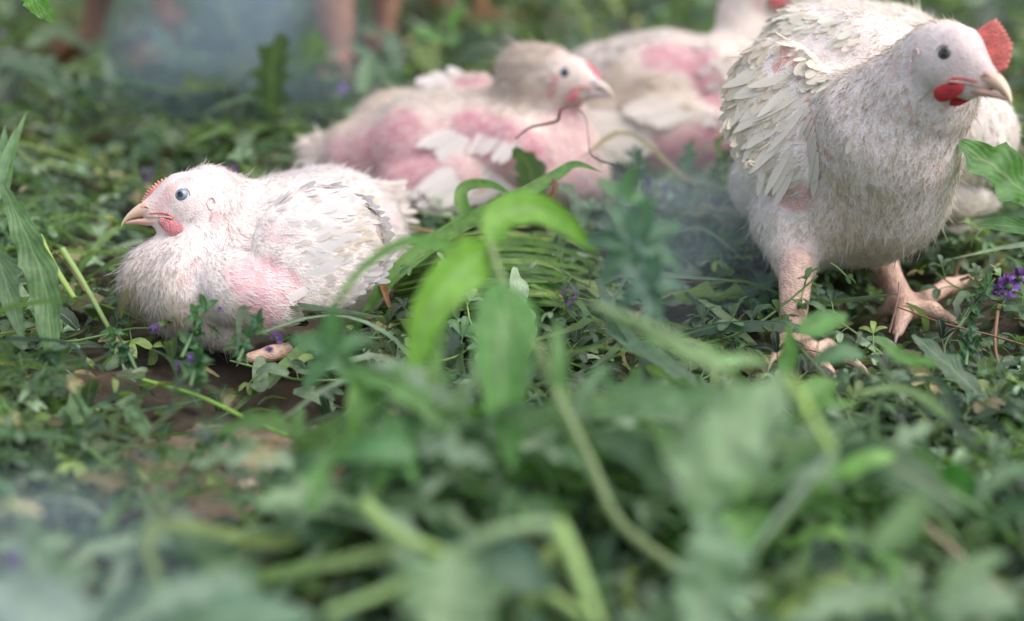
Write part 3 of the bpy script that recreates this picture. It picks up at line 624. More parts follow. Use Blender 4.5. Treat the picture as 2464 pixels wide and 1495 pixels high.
def lying_pink():
    root = thing('chicken', G(1080, 560), 'half bald pink chicken lying down in the middle, facing right, cream neck fluff', 'chicken', 'white chickens on the grass')
    O = P(1372, 186, 1.055); B = frame(DV(.93, .06, -.38), DV(.05, -1, .1)); u = R(22.5, 1.05)
    hp, H = head_prims(O, B, u, None)
    lt = DV(-1, .15, .1)
    pr = hp + [
        cn((1330, 180, 1.07, 62), (1270, 178, 1.09, 66), 20, DV(-1, -.25, .1), .015, 'neck'),
        cn((1290, 195, 1.08, 72), (1260, 260, 1.10, 90), 20, DV(-.8, .3, .1), .014, 'neck'),
        cn((1350, 250, 1.08, 60), (1350, 350, 1.08, 90), 30, DV(0, 1, 0), .006, 'breast'),
        cn((1350, 390, 1.09, 100), (1385, 430, 1.07, 84), 45, DV(0, 1, 0), .007, 'breast'),
        cn((1240, 350, 1.11, 125), (1040, 380, 1.12, 150), 30, lt, .009),
        cn((1000, 370, 1.13, 135), (880, 390, 1.15, 105), 22, DV(-1, .2, .1), .008),
        cn((1150, 330, 1.16, 125), (960, 350, 1.18, 130), 22, lt, .010),
        cn((870, 370, 1.15, 78), (765, 365, 1.16, 42), 18, DV(-1, -.1, .1), .010, 'tail'),
        cn((1130, 450, 1.07, 92), (990, 460, 1.09, 85), 18, DV(-1, .2, 0), .007),
        # near wing (upper arm) and the raised far wing
        cn((1150, 320, 1.085, 62), (1260, 370, 1.06, 78), 45, DV(-.3, 1, 0), .005, 'wing'),
        cn((1260, 370, 1.06, 78), (1300, 430, 1.06, 66), 45, DV(-.4, 1, 0), .005, 'wing'),
        cn((1160, 205, 1.15, 28), (1030, 196, 1.17, 16), 10, DV(-1, 0, .1), .007, 'wing')]
    pats = [pat(1180, 380, 1.02, 860, 390, 1.05, 120, .6), pat(1370, 330, 1.0, 1400, 440, 1.0, 90, .6), pat(960, 310, 1.02, 870, 380, 1.05, 75, .95), pat(960, 390, 1.0, 1010, 470, 1.0, 110, .95), pat(1100, 330, 1.0, 1060, 380, 1.0, 50, .5), pat(880, 400, 1.05, 800, 360, 1.08, 50, .8), pat(1130, 300, 1.0, 1280, 370, .98, 62, .95), pat(1280, 400, .98, 1290, 440, .98, 50, .95),
            pat(1370, 300, 1.0, 1400, 430, 1.0, 60, .65), pat(1160, 200, 1.13, 1110, 205, 1.13, 26, .9), pat(1150, 450, 1.0, 1250, 470, 1.0, 40, .5)]
    cream = [pat(1250, 150, 1.05, 1220, 230, 1.05, 100, .35), pat(840, 300, 1.12, 950, 230, 1.12, 60, .6)]
    red = [pat(1335, 190, 1.04, 1325, 235, 1.03, 11, .8), pat(1350, 262, 1.02, 1380, 270, 1.02, 16, .5)]
    snapall(pr, pats, red, cream)
    V, Q, N = body_mesh(root, pr, .003, pats, red=red, pinkc=(.56, .23, .27), skinc=(.78, .66, .58))
    plumage(pr, V, Q, N, root, None, 120000, 0, pats, cream, (), base=(.82, .73, .67), creamc=(.84, .73, .58), eyes=[(H(0, 1.7, 0), .7*u), (H(0, -1.7, 0), .7*u)], lenk=1.2, bare=.93, pins=.16, headc=(.78, .64, .57))
    make_head(root, O, B, u, comb_h=.42, wat=.62, redc=(.68, .14, .2), wred=(.68, .2, .24), comb_base=[(3.35, -.45), (2.9, .1), (2.35, .72), (1.65, 1.3), (.8, 1.75)], beakc=(.66, .54, .56), iris=(.03, .05, .09), tooth=(.7, .25, .3))
    # short white wing quills fanning over the flank
    mb = MB(); X = []; D = []; L = []
    for (cnt, x0, y0, x1, y1, ln, d0, d1) in [(13, 1250, 440, 1110, 340, 165, (-1, .18), (-.85, .95)), (10, 1120, 300, 1070, 275, 95, (-.6, .9), (-1, .45)), (9, 1150, 290, 1250, 330, 60, (-.5, 1), (-.6, 1)), (8, 1240, 455, 1130, 450, 150, (-1, .05), (-1, .3))]:
        for i in range(cnt):
            t = i/max(1, cnt-1); X.append(P(x0*(1-t)+x1*t, y0*(1-t)+y1*t, .98)); D.append(DV(d0[0]*(1-t)+d1[0]*t, d0[1]*(1-t)+d1[1]*t, .15)); L.append(R(ln*random.uniform(.85, 1.1), 1.04))
    X = np.array(X)
    for it in range(4): X = X+FW*sdf(pr, X)[:, None]*.9
    c = np.clip(np.array([.84, .79, .75])*RNG.uniform(.9, 1.05, (len(X), 1)), 0, .9)
    feathers(mb, X, np.tile(DV(-.05, -.3, -1), (len(X), 1)), np.array(D), np.array(L), np.array(L)*.12, .06, .0, c, roll=.12, prof=[(0, .4), (.15, .7), (.5, 1), (.8, .95), (.95, .6), (1, .2)], jitter=.08, cols=5)
    mb.build('wing', M_FEATH, root)
    mb = MB(); n = 12; X = np.array([P(1130-6*i, 195+RNG.uniform(-8, 8), 1.155) for i in range(n)])
    feathers(mb, X, np.tile(DV(0, -.6, -1), (n, 1)), np.array([DV(-1, RNG.normal(-.08, .12), .05) for _ in range(n)]), RNG.uniform(.02, .034, n), .006, .05, .0, np.tile([.85, .79, .76], (n, 1)), prof=CONT, cols=5)
    mb.build('far_wing', M_FEATH, root)
    mb = MB(); n = 60; X = np.array([P(RNG.uniform(740, 800), RNG.uniform(330, 395), 1.14) for _ in range(n)])
    feathers(mb, X, np.tile(DV(0, -.6, -1), (n, 1)), nrm(np.array([DV(-1, RNG.normal(-.3, .5), .1) for _ in range(n)])), RNG.uniform(.008, .02, n), .0012, .1, .0, np.tile([.84, .74, .7], (n, 1)), prof=DOWN)
    mb.build('tail', M_FEATH, root)
    return root

def lying_back():
    root = thing('chicken', G(1600, 470), 'white chicken with pink bald shoulder lying behind the middle one, head up past the frame', 'chicken', 'white chickens on the grass')
    O = P(1868, -58, 1.20); B = frame(DV(.95, .25, -.1), DV(.15, -1, .1)); u = R(26, 1.20)
    hp, H = head_prims(O, B, u, None)
    lt = DV(-1, .2, .1)
    pr = hp + [
        cn((1830, -40, 1.21, 70), (1795, 40, 1.22, 66), 20, DV(-.2, 1, .1), .006, 'neck'),
        cn((1795, 40, 1.22, 66), (1790, 150, 1.22, 95), 20, DV(-.2, 1, .1), .007, 'neck'),
        cn((1720, 215, 1.22, 130), (1560, 245, 1.25, 160), 22, lt, .009),
        cn((1600, 230, 1.24, 150), (1460, 235, 1.27, 130), 22, lt, .009),
        cn((1600, 330, 1.21, 120), (1720, 330, 1.20, 110), 22, lt, .008),
        cn((1470, 300, 1.24, 110), (1380, 250, 1.26, 75), 22, lt, .008)]
    pats = [pat(1580, 130, 1.12, 1690, 150, 1.12, 48, .95), pat(1700, 190, 1.12, 1735, 240, 1.12, 40, .95), pat(1560, 340, 1.12, 1480, 385, 1.12, 40, .8), pat(1620, 370, 1.12, 1740, 340, 1.12, 62, .95), pat(1820, 0, 1.18, 1825, 20, 1.18, 9, .7)]
    cream = [pat(1500, 200, 1.15, 1640, 230, 1.15, 80, .75), pat(1480, 320, 1.15, 1540, 330, 1.15, 40, .7)]
    snapall(pr, pats, cream)
    V, Q, N = body_mesh(root, pr, .0034, pats, pinkc=(.56, .24, .28), skinc=(.78, .66, .58))
    plumage(pr, V, Q, N, root, None, 80000, 3000, pats, cream, (), base=(.83, .75, .70), creamc=(.78, .63, .44), eyes=[(H(0, 1.7, 0), .7*u), (H(0, -1.7, 0), .7*u)], cl=(.019, .004), pins=.16)
    make_head(root, O, B, u, comb_h=.6, wat=1.0, beakc=(.62, .36, .24))
    mb = MB(); X = []; D = []; L = []
    for (cnt, x0, y0, x1, y1, ln, d0, d1) in [(9, 1600, 330, 1560, 260, 170, (-1, .15), (-1, .05)), (9, 1700, 250, 1650, 200, 120, (-1, .4), (-1, .3)), (1, 1690, 240, 1690, 240, 100, (-1, .3), (-1, .3))]:
        for i in range(cnt):
            t = i/max(1, cnt-1); X.append(P(x0*(1-t)+x1*t, y0*(1-t)+y1*t, 1.1)); D.append(DV(d0[0]*(1-t)+d1[0]*t, d0[1]*(1-t)+d1[1]*t, .12)); L.append(R(ln*random.uniform(.85, 1.1), 1.2))
    X = np.array(X)
    for it in range(4): X = X+FW*sdf(pr, X)[:, None]*.9
    c = np.clip(np.array([.84, .78, .72])*RNG.uniform(.9, 1.05, (len(X), 1)), 0, .9)
    feathers(mb, X, np.tile(DV(-.05, -.3, -1), (len(X), 1)), np.array(D), np.array(L), np.array(L)*.13, .08, .0, c, roll=.12, prof=CONT, jitter=.08, cols=5)
    mb.build('wing', M_FEATH, root)
    return root

def brown_hen(spec, label):
    """background birds: the legs reach into the photo, the bodies stand above its edge"""
    legs, yaw, col, lc, hidehead = spec
    cx = np.mean([l[0][0] for l in legs]); g = G(cx, np.mean([l[2][1] for l in legs]))
    root = thing('chicken', g, label, 'chicken', 'ruddy chickens standing behind')
    hipz = .145; pr = []; cl = []
    F = np.array([math.cos(yaw), math.sin(yaw), 0]); Sd = np.array([-F[1], F[0], 0]); Z = np.array([0, 0, 1.0])
    tops = []
    for knee, ank, ft, r in legs:
        gf = G(ft[0], ft[1]+8, .012); zc = (gf-CAMP)@FW
        a, k_ = P(ank[0], ank[1], zc), P(knee[0], knee[1], zc*.99)
        tops.append(k_); rr = R(r, zc)
        pr.append(cone(k_, a, rr*1.75, rr, .008, DV(0, 1, 0), .002, 'leg'))
        cl += foot(pr, a, [gf+F*.055+Z*.006, gf+F*.045+Sd*.035+Z*.006, gf+F*.045-Sd*.035+Z*.006, gf-F*.028+Z*.006], rr*1.05)
    c = np.mean(tops, 0)
    for t in tops: pr.append(cone(t-Z*.0, c+Z*.07+(t-c)*.9-F*.01, .017, .042, .02, -Z, .008, 'body'))
    bc = c+Z*.078
    pr += [ell(bc, (.115, .072, .075), np.stack([F, Sd, Z]), .03, -F*.9-Z*.2, .009), cone(bc+F*.07+Z*.02, bc+F*.12+Z*.11, .055, .033, .03, -Z, .009, 'neck'), cone(bc-F*.09+Z*.02, bc-F*.15+Z*.06, .045, .02, .03, -F, .01, 'tail')]
    O = bc+F*.135+Z*.15; B = frame(F-Z*.15, Z); u = .0085
    hp, H = head_prims(O, B, u, None); pr = hp+pr
    pats = [(bc-Z*.06+F*.05, bc-Z*.07-F*.05, .05, .8)]
    V, Q, N = body_mesh(root, pr, .005, pats, pinkc=(.42, .12, .1), skinc=(.5, .3, .22), legc=lc)
    plumage(pr, V, Q, N, root, None, 9000, 2500, pats, (), (), base=col, creamc=np.array(col)*.6, eyes=[(H(0, 1.7, 0), .7*u), (H(0, -1.7, 0), .7*u)], cl=(.026, .008))
    make_head(root, O, B, u, comb_h=1.2, wat=1.1, redc=(.5, .05, .05), beakc=(.4, .25, .15), iris=(.3, .12, .03))
    return root

lying_left(); standing_right(); lying_pink(); lying_back()
brown_hen(([((250, -60), (218, 92), (212, 118), 22), ((410, -40), (405, 130), (402, 150), 28)], math.radians(200), (.20, .09, .05), (.30, .13, .06), 1), 'ruddy hen of which two orange brown legs show at top left')
brown_hen(([((800, -30), (820, 150), (822, 175), 32), ((925, -50), (930, 95), (932, 118), 24)], math.radians(250), (.22, .07, .05), (.40, .2, .13), 1), 'ruddy hen of which two thick tan legs show left of the middle chicken, at top')
brown_hen(([((1020, -90), (1085, 35), (1110, 55), 24), ((1140, -110), (1160, 30), (1185, 60), 16)], math.radians(-20), (.4, .24, .15), (.42, .2, .11), 1), 'ruddy hen of which one leg shows at the top edge above the middle chicken')

# ------------------------------------------------------------------ ground
BARE = G(600, 1120); BARE2 = G(925, 1050)
def hgt(x, y):
    x = np.asarray(x, float); y = np.asarray(y, float)
    h = .010*np.sin(x*9+1.3)*np.sin(y*7+.4)+.006*np.sin(x*23+2)*np.sin(y*19+1)+.012*sstep(1.3, 2.4, y)*(np.sin(x*4+1)+1)
    return h*(1-np.exp(-((x-BARE[0])**2+(y-BARE[1])**2)/.004))
mb = MB()
def axis(a, b, c, d, n1, n2, n3): return np.concatenate([-np.geomspace(-a, -b, n1)[:-1] if a < 0 else np.linspace(a, b, n1)[:-1], np.linspace(b, c, n2), np.geomspace(c, d, n3)[1:]])
xs = axis(-40, -1.6, 1.6, 40, 14, 160, 14); ys = np.concatenate([np.linspace(-8, .2, 14)[:-1], np.linspace(.2, 3, 150), np.geomspace(3, 70, 18)[1:]])
X, Y = np.meshgrid(xs, ys); Z = hgt(X, Y)-.012+.0035*wob(np.stack([X, Y, X*0], -1), 60, 1)
mb.add(np.stack([X, Y, Z], -1).reshape(-1, 3), grid_faces(len(ys), len(xs)), (.2, .15, .1)); tag(mb.build('ground', M_SOIL), kind='structure')

# ------------------------------------------------------------------ leaf templates as raw arrays
PAL = np.array([(.14, .20, .13), (.18, .24, .16), (.025, .05, .03), (.025, .055, .025), (.065, .12, .035), (.050, .10, .045), (.040, .078, .042), (.09, .15, .045), (.070, .12, .07), (.14, .19, .06), (.11, .16, .10), (.055, .10, .06), (.20, .17, .09)])
def pick(n, bright=1.0, pal=PAL):
    c = pal[RNG.integers(0, len(pal), n)]*RNG.uniform(.75, 1.3, (n, 1))*bright; return c
def sprig(rg, L=.11, flower=False, nodes=8, upright=False):
    """alfalfa stem with trifoliate leaves; local +X is along the stem, +Z up"""
    mb = MB(); n = 12; t = np.linspace(0, 1, n); bend = rg.uniform(-.5, .5); up = rg.uniform(-.1, .4)
    pts = np.stack([t*L, bend*L*t**2*.6+.004*np.sin(t*9+rg.uniform(0, 6)), up*L*t**2], 1)
    tube(mb, pts[::2], .0011, .0006, np.array((.14, .22, .08))*rg.uniform(.7, 1.3), n=n, sides=5)
    for i in range(nodes):
        tt = .12+.88*i/(nodes-1); p = pts[min(n-1, int(tt*(n-1)))]; a = i*2.4+rg.uniform(-.5, .5)
        d0 = nrm(np.array([.5, math.cos(a), math.sin(a)*.8+.2])); q = p+d0*rg.uniform(.006, .014)
        tube(mb, [p, (p+q)/2+np.array([0, 0, .001]), q], .0005, .0004, (.10, .18, .06), n=4, sides=4)
        c = pick(1, 1.0)[0]; sz = rg.uniform(.010, .020)*(1-.35*tt)
        sd_ = nrm(np.cross(d0, [0, 0, 1.])+1e-6)
        for s in (-1, 0, 1):
            d = nrm(d0*(1 if s == 0 else .55)+sd_*s*.8+np.array([0, 0, rg.uniform(-.3, .25)]))
            e = q+d*sz; ribbon(mb, [q, (q+e)/2+np.array([0, 0, sz*.1]), e-np.array([0, 0, sz*.12])], lambda x, w=sz*rg.uniform(.2, .3): w*math.sin(math.pi*min(1, x*.86+.08))**.6*(.5+.6*x), c*rg.uniform(.85, 1.15), n=6, fold=rg.uniform(.1, .5), cols=3, hint=(rg.uniform(-.3, .3), rg.uniform(-.3, .3), 1))
    if flower:
        p = pts[-1]; ax_ = nrm(pts[-1]-pts[-3])
        for i in range(18):
            a = i*2.4; f = i/18; d = nrm(ax_*.6+np.array([0, math.cos(a), math.sin(a)])*(.9-.4*f)); b = p+ax_*f*.011
            pc = np.array((.15, .07, .27))*rg.uniform(.6, 1.5); e = b+d*rg.uniform(.005, .008)
            tube(mb, [b, b+d*.003], .0007, .0009, (.12, .2, .09), n=3, sides=5)
            ribbon(mb, [b+d*.002, e, e+ax_*.002], lambda x: .0016*(.5+.8*x), pc, n=4, cols=3, fold=.5)
    return mb
def flat(mb):
    v = np.concatenate(mb.v); c = np.concatenate(mb.c); u = np.concatenate(mb.u); q = np.concatenate(mb.q); return v, c, u, q
def leaflet_t(rg):
    mb = MB(); L = 1.0; b = rg.uniform(-.25, .4)
    ribbon(mb, [(0, 0, 0), (.5, rg.uniform(-.08, .08), .12), (1, 0, b*.5-.1)], lambda x, w=rg.uniform(.16, .27): w*math.sin(math.pi*min(1, x*.88+.06))**.65, (1, 1, 1), n=6, fold=rg.uniform(0, .5), cols=3, hint=(0, 0, 1)); return mb
def lobed_t(rg):
    mb = MB(); ribbon(mb, [(0, 0, 0), (.3, rg.uniform(-.05, .05), .06), (.65, rg.uniform(-.1, .1), .08), (1, rg.uniform(-.15, .15), rg.uniform(-.25, .1))], w_lobe(rg.uniform(.2, .34), rg.integers(3, 6), rg.uniform(.4, .7), rg.uniform(0, 1)), (1, 1, 1), n=26, fold=rg.uniform(0, .35), cols=5, hint=(0, 0, 1), ripple=.25); return mb
def grass_t(rg):
    mb = MB(); ribbon(mb, [(0, 0, 0), (.3, rg.uniform(-.12, .12), rg.uniform(.02, .16)), (.65, rg.uniform(-.2, .2), rg.uniform(.02, .18)), (1, rg.uniform(-.35, .35), rg.uniform(-.1, .1))], w_grass(rg.uniform(.016, .035)), (1, 1, 1), n=12, fold=.3, cols=3, hint=(0, rg.uniform(-.4, .4), 1), twist=rg.uniform(-1.5, 1.5)); return mb
def stalk_t(rg):
    mb = MB(); tube(mb, [(0, 0, 0), (.35, rg.uniform(-.08, .08), rg.uniform(-.02, .06)), (.7, rg.uniform(-.08, .08), rg.uniform(-.02, .06)), (1, rg.uniform(-.1, .1), 0)], .009, .005, (1, 1, 1), n=9, sides=5); return mb
def batch(temps, pos, size, colr, name, mat, label=None, tilt=.5, up=0.0, ownc=False):
    n = len(pos); which = RNG.integers(0, len(temps), n); out = MB()
    yaw = RNG.uniform(0, 2*math.pi, n); pit = RNG.normal(up, tilt, n); rol = RNG.normal(0, tilt, n)
    cy, sy, cp, sp, cr_, sr = np.cos(yaw), np.sin(yaw), np.cos(pit), np.sin(pit), np.cos(rol), np.sin(rol)
    X = np.stack([cy*cp, sy*cp, sp], 1); Y0 = np.stack([-sy, cy, 0*cy], 1); Z0 = np.cross(X, Y0)
    Yv = Y0*cr_[:, None]+Z0*sr[:, None]; Zv = np.cross(X, Yv); M = np.stack([X, Yv, Zv], 1)*size[:, None, None]
    for k, tm in enumerate(temps):
        i = np.where(which == k)[0]
        if not len(i): continue
        v, c, u, q = flat(tm); VV = np.einsum('vj,njk->nvk', v, M[i])+pos[i][:, None]
        lowz = hgt(VV[..., 0], VV[..., 1])-.009; VV[..., 2] = np.maximum(VV[..., 2], lowz+.004*RNG.random(len(i))[:, None])
        cc = (c[None]*(1 if ownc else colr[i][:, None]))*np.ones((len(i), 1, 1)) if not ownc else c[None]*(colr[i].mean(1)/.07)[:, None, None]
        out.add(VV.reshape(-1, 3), (q[None]+(np.arange(len(i))*len(v))[:, None, None]).reshape(-1, 4), cc.reshape(-1, 3), np.tile(u, (len(i), 1)))
    return out.build(name, mat)
FEET = [G(1930, 880), G(1990, 950), G(2200, 790), G(2300, 740), G(2150, 860), G(590, 1190), G(590, 1270), G(680, 1210)]+[G(q, r) for q, r in ((215, 125), (405, 155), (822, 185), (932, 128))]
def lowf(x, y):
    f = np.ones_like(x)
    for i, c in enumerate(FEET): r = .045 if i < 8 else .07; f = np.minimum(f, .15+.85*sstep(r*.6, r*1.4, np.hypot(x-c[0], (y-c[1])*.8)))
    return f
def spots(n, zlo, zhi, y0=.28, y1=3.4, power=1.6, bare=True):
    """random places over the meadow, denser towards the photographed side"""
    t = RNG.random(n); y = y0+(y1-y0)*t**power; hw = .30+.62*y; x = RNG.uniform(-1, 1, n)*hw; z = RNG.uniform(0, 1, n)**1.3*(zhi-zlo)+zlo
    k = np.ones(n, bool)
    if bare:
        k &= np.hypot((x-BARE[0])/.056, (y-BARE[1])/.058) > 1+.25*np.sin(x*90)
        k &= np.hypot(x-BARE2[0], y-BARE2[1]) > .012
    # clumps and gaps
    k &= RNG.random(n) < .55+.45*wob(np.stack([x, y, 0*x], 1), 11, 4)+.3
    x, y, z = x[k], y[k], z[k]; z = z*lowf(x, y)
    return np.stack([x, y, hgt(x, y)+z*(1+.5*np.sin(x*6+y*5))], 1)
SP = lambda fl, n, s0: [sprig(np.random.default_rng(s0+i), RNG.uniform(.07, .13), fl, 8) for i in range(n)]
def keepout(p):
    """leave the bodies of the lying birds free of clippings poking through them"""
    k = (np.hypot((p[:, 0]-BARE[0])/.10, (p[:, 1]-BARE[1]-.005)/.10) > 1)
    k &= lowf(p[:, 0], p[:, 1]) > .75
    h = G(1180, 690); k &= (((p[:, 0]-h[0])/.10)**2+((p[:, 1]-h[1])/.08)**2 > 1)
    for (g, rx, ry) in ((P(420, 770, .77), .125, .06), (P(640, 640, .87), .115, .07), (P(1080, 380, 1.12), .17, .085), (P(1600, 280, 1.23), .17, .09)):
        k &= ((p[:, 0]-g[0])/rx)**2+((p[:, 1]-g[1])/ry)**2 > 1
    return p[k]
def stuff(name, *a, **k): return tag(batch(*a[:4], name, *a[4:], **k), kind='stuff')
p = spots(21000, -.004, .018); stuff('leaf_litter', [leaflet_t(np.random.default_rng(i)) for i in range(14)], p, RNG.uniform(.010, .028, len(p)), pick(len(p), 1.25), M_LEAF, tilt=.5)
p = keepout(spots(4000, .0, .024)); stuff('alfalfa_clippings', SP(False, 9, 100), p, RNG.uniform(.7, 1.2, len(p)), pick(len(p)), M_LEAF, tilt=.2, ownc=True)
p = keepout(spots(160, .004, .03)); p = p[p[:, 1] > .62]; stuff('flowering_alfalfa_clippings', SP(True, 5, 200), p, RNG.uniform(.7, 1.1, len(p)), pick(len(p)), M_LEAF, tilt=.3, up=.1, ownc=True)
p = keepout(spots(2600, .0, .024)); stuff('lobed_leaf_clippings', [lobed_t(np.random.default_rng(300+i)) for i in range(12)], p, RNG.uniform(.035, .095, len(p))*(1+.3*(p[:, 1] > 1.3)), pick(len(p), 1.5, PAL[:-1]), M_LEAF, tilt=.4)
p = keepout(spots(170, .01, .035, .30, .56, 1.0)); p = p[(np.abs(p[:, 0]-BARE[0]) > .10) | (p[:, 1] < BARE[1]-.19)]; stuff('weed_leaves', [lobed_t(np.random.default_rng(700+i)) for i in range(10)], p, RNG.uniform(.04, .08, len(p)), pick(len(p), 1.7, PAL[:-1]), M_LEAF, tilt=.6, up=.2)
p = keepout(spots(500, .005, .03, 1.25, 2.9, 1.2)); stuff('far_weed_leaves', [lobed_t(np.random.default_rng(760+i)) for i in range(10)], p, RNG.uniform(.08, .16, len(p)), pick(len(p), .95), M_LEAF, tilt=.5, up=.1)  # leaf brightness lowered in place of shade over the far ground
p = keepout(spots(5600, .0, .03))
for q_, r_ in ((G(2060, 850), .115), (G(420, 800), .10), (G(600, 800), .09)): p = p[np.hypot(p[:, 0]-q_[0], p[:, 1]-q_[1]) > r_]
stuff('grass_clippings', [grass_t(np.random.default_rng(400+i)) for i in range(12)], p, RNG.uniform(.06, .17, len(p)), pick(len(p), 1.5), M_GRASS, tilt=.2)
p = keepout(spots(2600, .0, .024)); stuff('dry_straw', [stalk_t(np.random.default_rng(500+i)) for i in range(8)], p, RNG.uniform(.03, .10, len(p)), pick(len(p), 1, np.array([(.20, .10, .055), (.26, .17, .08), (.13, .07, .04), (.22, .24, .08)])), M_STRAW, tilt=.15)

# ------------------------------------------------------------------ single plants, leaves and stalks one can point at
def W(pts): return [P(*p) for p in pts]
def base_of(pts): 
    a = np.array(pts); return a[np.argmin(a[:, 2])]
CG = dict(bright=(.16, .36, .035), mid=(.07, .17, .04), grey=(.19, .30, .17), dark=(.035, .09, .035), blue=(.09, .17, .12), yel=(.25, .34, .08), brown=(.20, .10, .06), pale=(.26, .36, .22))
def one(name, cat, label, pts, width, col, kind='grass', group=None, n=20, mat=None, **k):
    p = W(pts); mb = MB(); w_ = R(width, pts[len(pts)//2][2])
    if kind == 'grass': ribbon(mb, p, w_grass(w_), col, n=n, **k); m = M_GRASS
    elif kind == 'oval': ribbon(mb, p, w_oval(w_), col, n=n, **k); m = M_LEAF
    elif kind == 'lobe': ribbon(mb, p, w_lobe(w_, k.pop('lobes', 4), k.pop('deep', .55), .3), col, n=48, ripple=.2, **k); m = M_LEAF
    else: tube(mb, p, w_, w_*.7, col, n=n, sides=7); m = M_STEM
    o = mb.build(name, mat or m, origin=base_of(p)); return tag(o, label, cat, group)
def plant(name, cat, label, at, stems, leaves, flowers=(), group=None):
    root = thing(name, at, label, cat, group)
    for (pts, wd, col) in stems:
        mb = MB(); w_ = R(wd, pts[0][2]); tube(mb, W(pts), w_, w_*.65, col, sides=7); mb.build('stem', M_STEM, root)
    for (kind, pts, wd, col, *ex) in leaves:
        mb = MB(); p = W(pts); w_ = R(wd, pts[len(pts)//2][2]); e = ex[0] if ex else {}
        if kind == 'lobe': ribbon(mb, p, w_lobe(w_, e.pop('lobes', 4), e.pop('deep', .55), e.pop('ph', .3)), col, n=48, ripple=.2, **e)
        elif kind == 'grass': ribbon(mb, p, w_grass(w_), col, n=22, **e)
        else: ribbon(mb, p, w_oval(w_), col, n=18, **e)
        mb.build('leaf', M_LEAF, root)
    for (px, py, zc, r) in flowers:
        mb = MB(); c = P(px, py, zc); rr = R(r, zc)
        for i in range(26):
            d = nrm(RNG.normal(0, 1, 3)+UPV*.4); b = c+d*rr*.35; e = c+d*rr*RNG.uniform(.8, 1.15)
            ribbon(mb, [b, (b+e)/2+RNG.normal(0, rr*.08, 3), e], lambda x: rr*.2*(.4+.8*x), np.array((.20, .08, .38))*RNG.uniform(.5, 1.6), n=5, cols=3, fold=.5)
        ellipsoid(mb, c, (rr*.4,)*3, None, (.1, .17, .08), 10, 6)
        mb.build('flower', M_PETAL, root)
    return root
def trefoil(px, py, zc, r, col, ang=0, n=3):
    out = []
    for i in range(n):
        a = ang+i*2*math.pi/n if n > 3 else ang+(i-1)*1.35
        dx, dy = math.cos(a)*r, -math.sin(a)*r
        out.append(('oval', [(px, py, zc), (px+dx*.5, py+dy*.5-r*.06, zc+.003*math.sin(a*3)), (px+dx, py+dy, zc+.006*math.cos(a*2))], r*.24, col))
    return out
UP = math.pi/2
# foreground, far out of focus
plant('tall_grass', 'grass plant', 'blurred bright green grass shoot with hanging blades in the centre foreground', P(1720, 1430, .50),
  [([(1720, 1430, .50), (1500, 1270, .50), (1420, 1110, .51), (1340, 950, .52), (1290, 830, .53), (1215, 690, .55), (1175, 585, .57)], 15, (.20, .27, .11))],
  [('grass', [(1180, 600, .57), (1110, 650, .555), (1030, 760, .545), (985, 960, .54)], 62, CG['bright'], dict(hint=(.1, -1, .3))),
   ('grass', [(1340, 960, .52), (1240, 800, .51), (1200, 700, .505), (1190, 1130, .49)], 4, CG['mid'], dict(hint=(0, -1, .3))),
   ('oval', [(1230, 690, .545), (1215, 760, .53), (1205, 880, .52), (1235, 1140, .515)], 78, (.10, .25, .06), dict(hint=(.2, -1, .35), fold=.35)),
   ('oval', [(1180, 600, .57), (1210, 520, .58), (1310, 510, .59), (1440, 610, .60)], 42, CG['bright'], dict(hint=(0, -.8, .6), fold=.3)),
   ('grass', [(1350, 960, .52), (1345, 850, .52), (1340, 760, .53)], 20, (.14, .28, .09), dict(hint=(0, -1, .2))),
   ('grass', [(1160, 640, .565), (1010, 580, .58), (880, 640, .58), (760, 800, .58)], 16, (.13, .30, .06), dict(hint=(0, -.6, .8)))])
plant('thistle', 'weed', 'big blurred thistle plant with pale grey green lobed leaves in the right foreground', P(1690, 1490, .46),
  [([(1430, 735, .52), (1620, 815, .50), (1780, 935, .48), (1900, 915, .47)], 12, (.22, .32, .14)), ([(1895, 905, .47), (1960, 1020, .465), (2005, 1090, .46)], 15, (.28, .42, .10)), ([(2005, 1090, .46), (1910, 1200, .46), (1815, 1320, .46)], 13, (.25, .33, .22)), ([(1870, 1070, .48), (1990, 1085, .465)], 11, (.2, .33, .08))],
  [('lobe', [(1895, 905, .47), (1790, 1010, .46), (1705, 1130, .45), (1690, 1260, .45)], 175, (.20, .32, .17), dict(hint=(.1, -.9, .5), fold=.12, deep=.5, lobes=3)),
   ('lobe', [(1780, 935, .48), (1650, 960, .49), (1540, 960, .50), (1440, 1000, .51)], 70, (.18, .31, .16), dict(hint=(0, -.7, .7), deep=.5)),
   ('lobe', [(1690, 1240, .45), (1720, 1330, .44), (1700, 1430, .44), (1660, 1560, .43)], 150, (.19, .31, .18), dict(hint=(0, -.9, .5), deep=.5)),
   ('lobe', [(1430, 735, .52), (1560, 800, .51), (1700, 860, .51), (1850, 870, .52)], 48, (.22, .38, .15), dict(hint=(0, -.7, .7), deep=.6, lobes=5))])
plant('alfalfa', 'alfalfa plant', 'blurred blue green alfalfa shoot with finger like leaflets standing between the chickens', P(1560, 830, .56),
  [([(1560, 830, .56), (1550, 700, .57), (1535, 590, .58), (1490, 470, .59)], 10, CG['blue'])],
  trefoil(1530, 590, .58, 125, (.08, .17, .11), .4, 7)+trefoil(1500, 480, .59, 80, (.10, .22, .10), 1.2, 3)+trefoil(1560, 690, .57, 90, (.07, .15, .11), 0, 5))
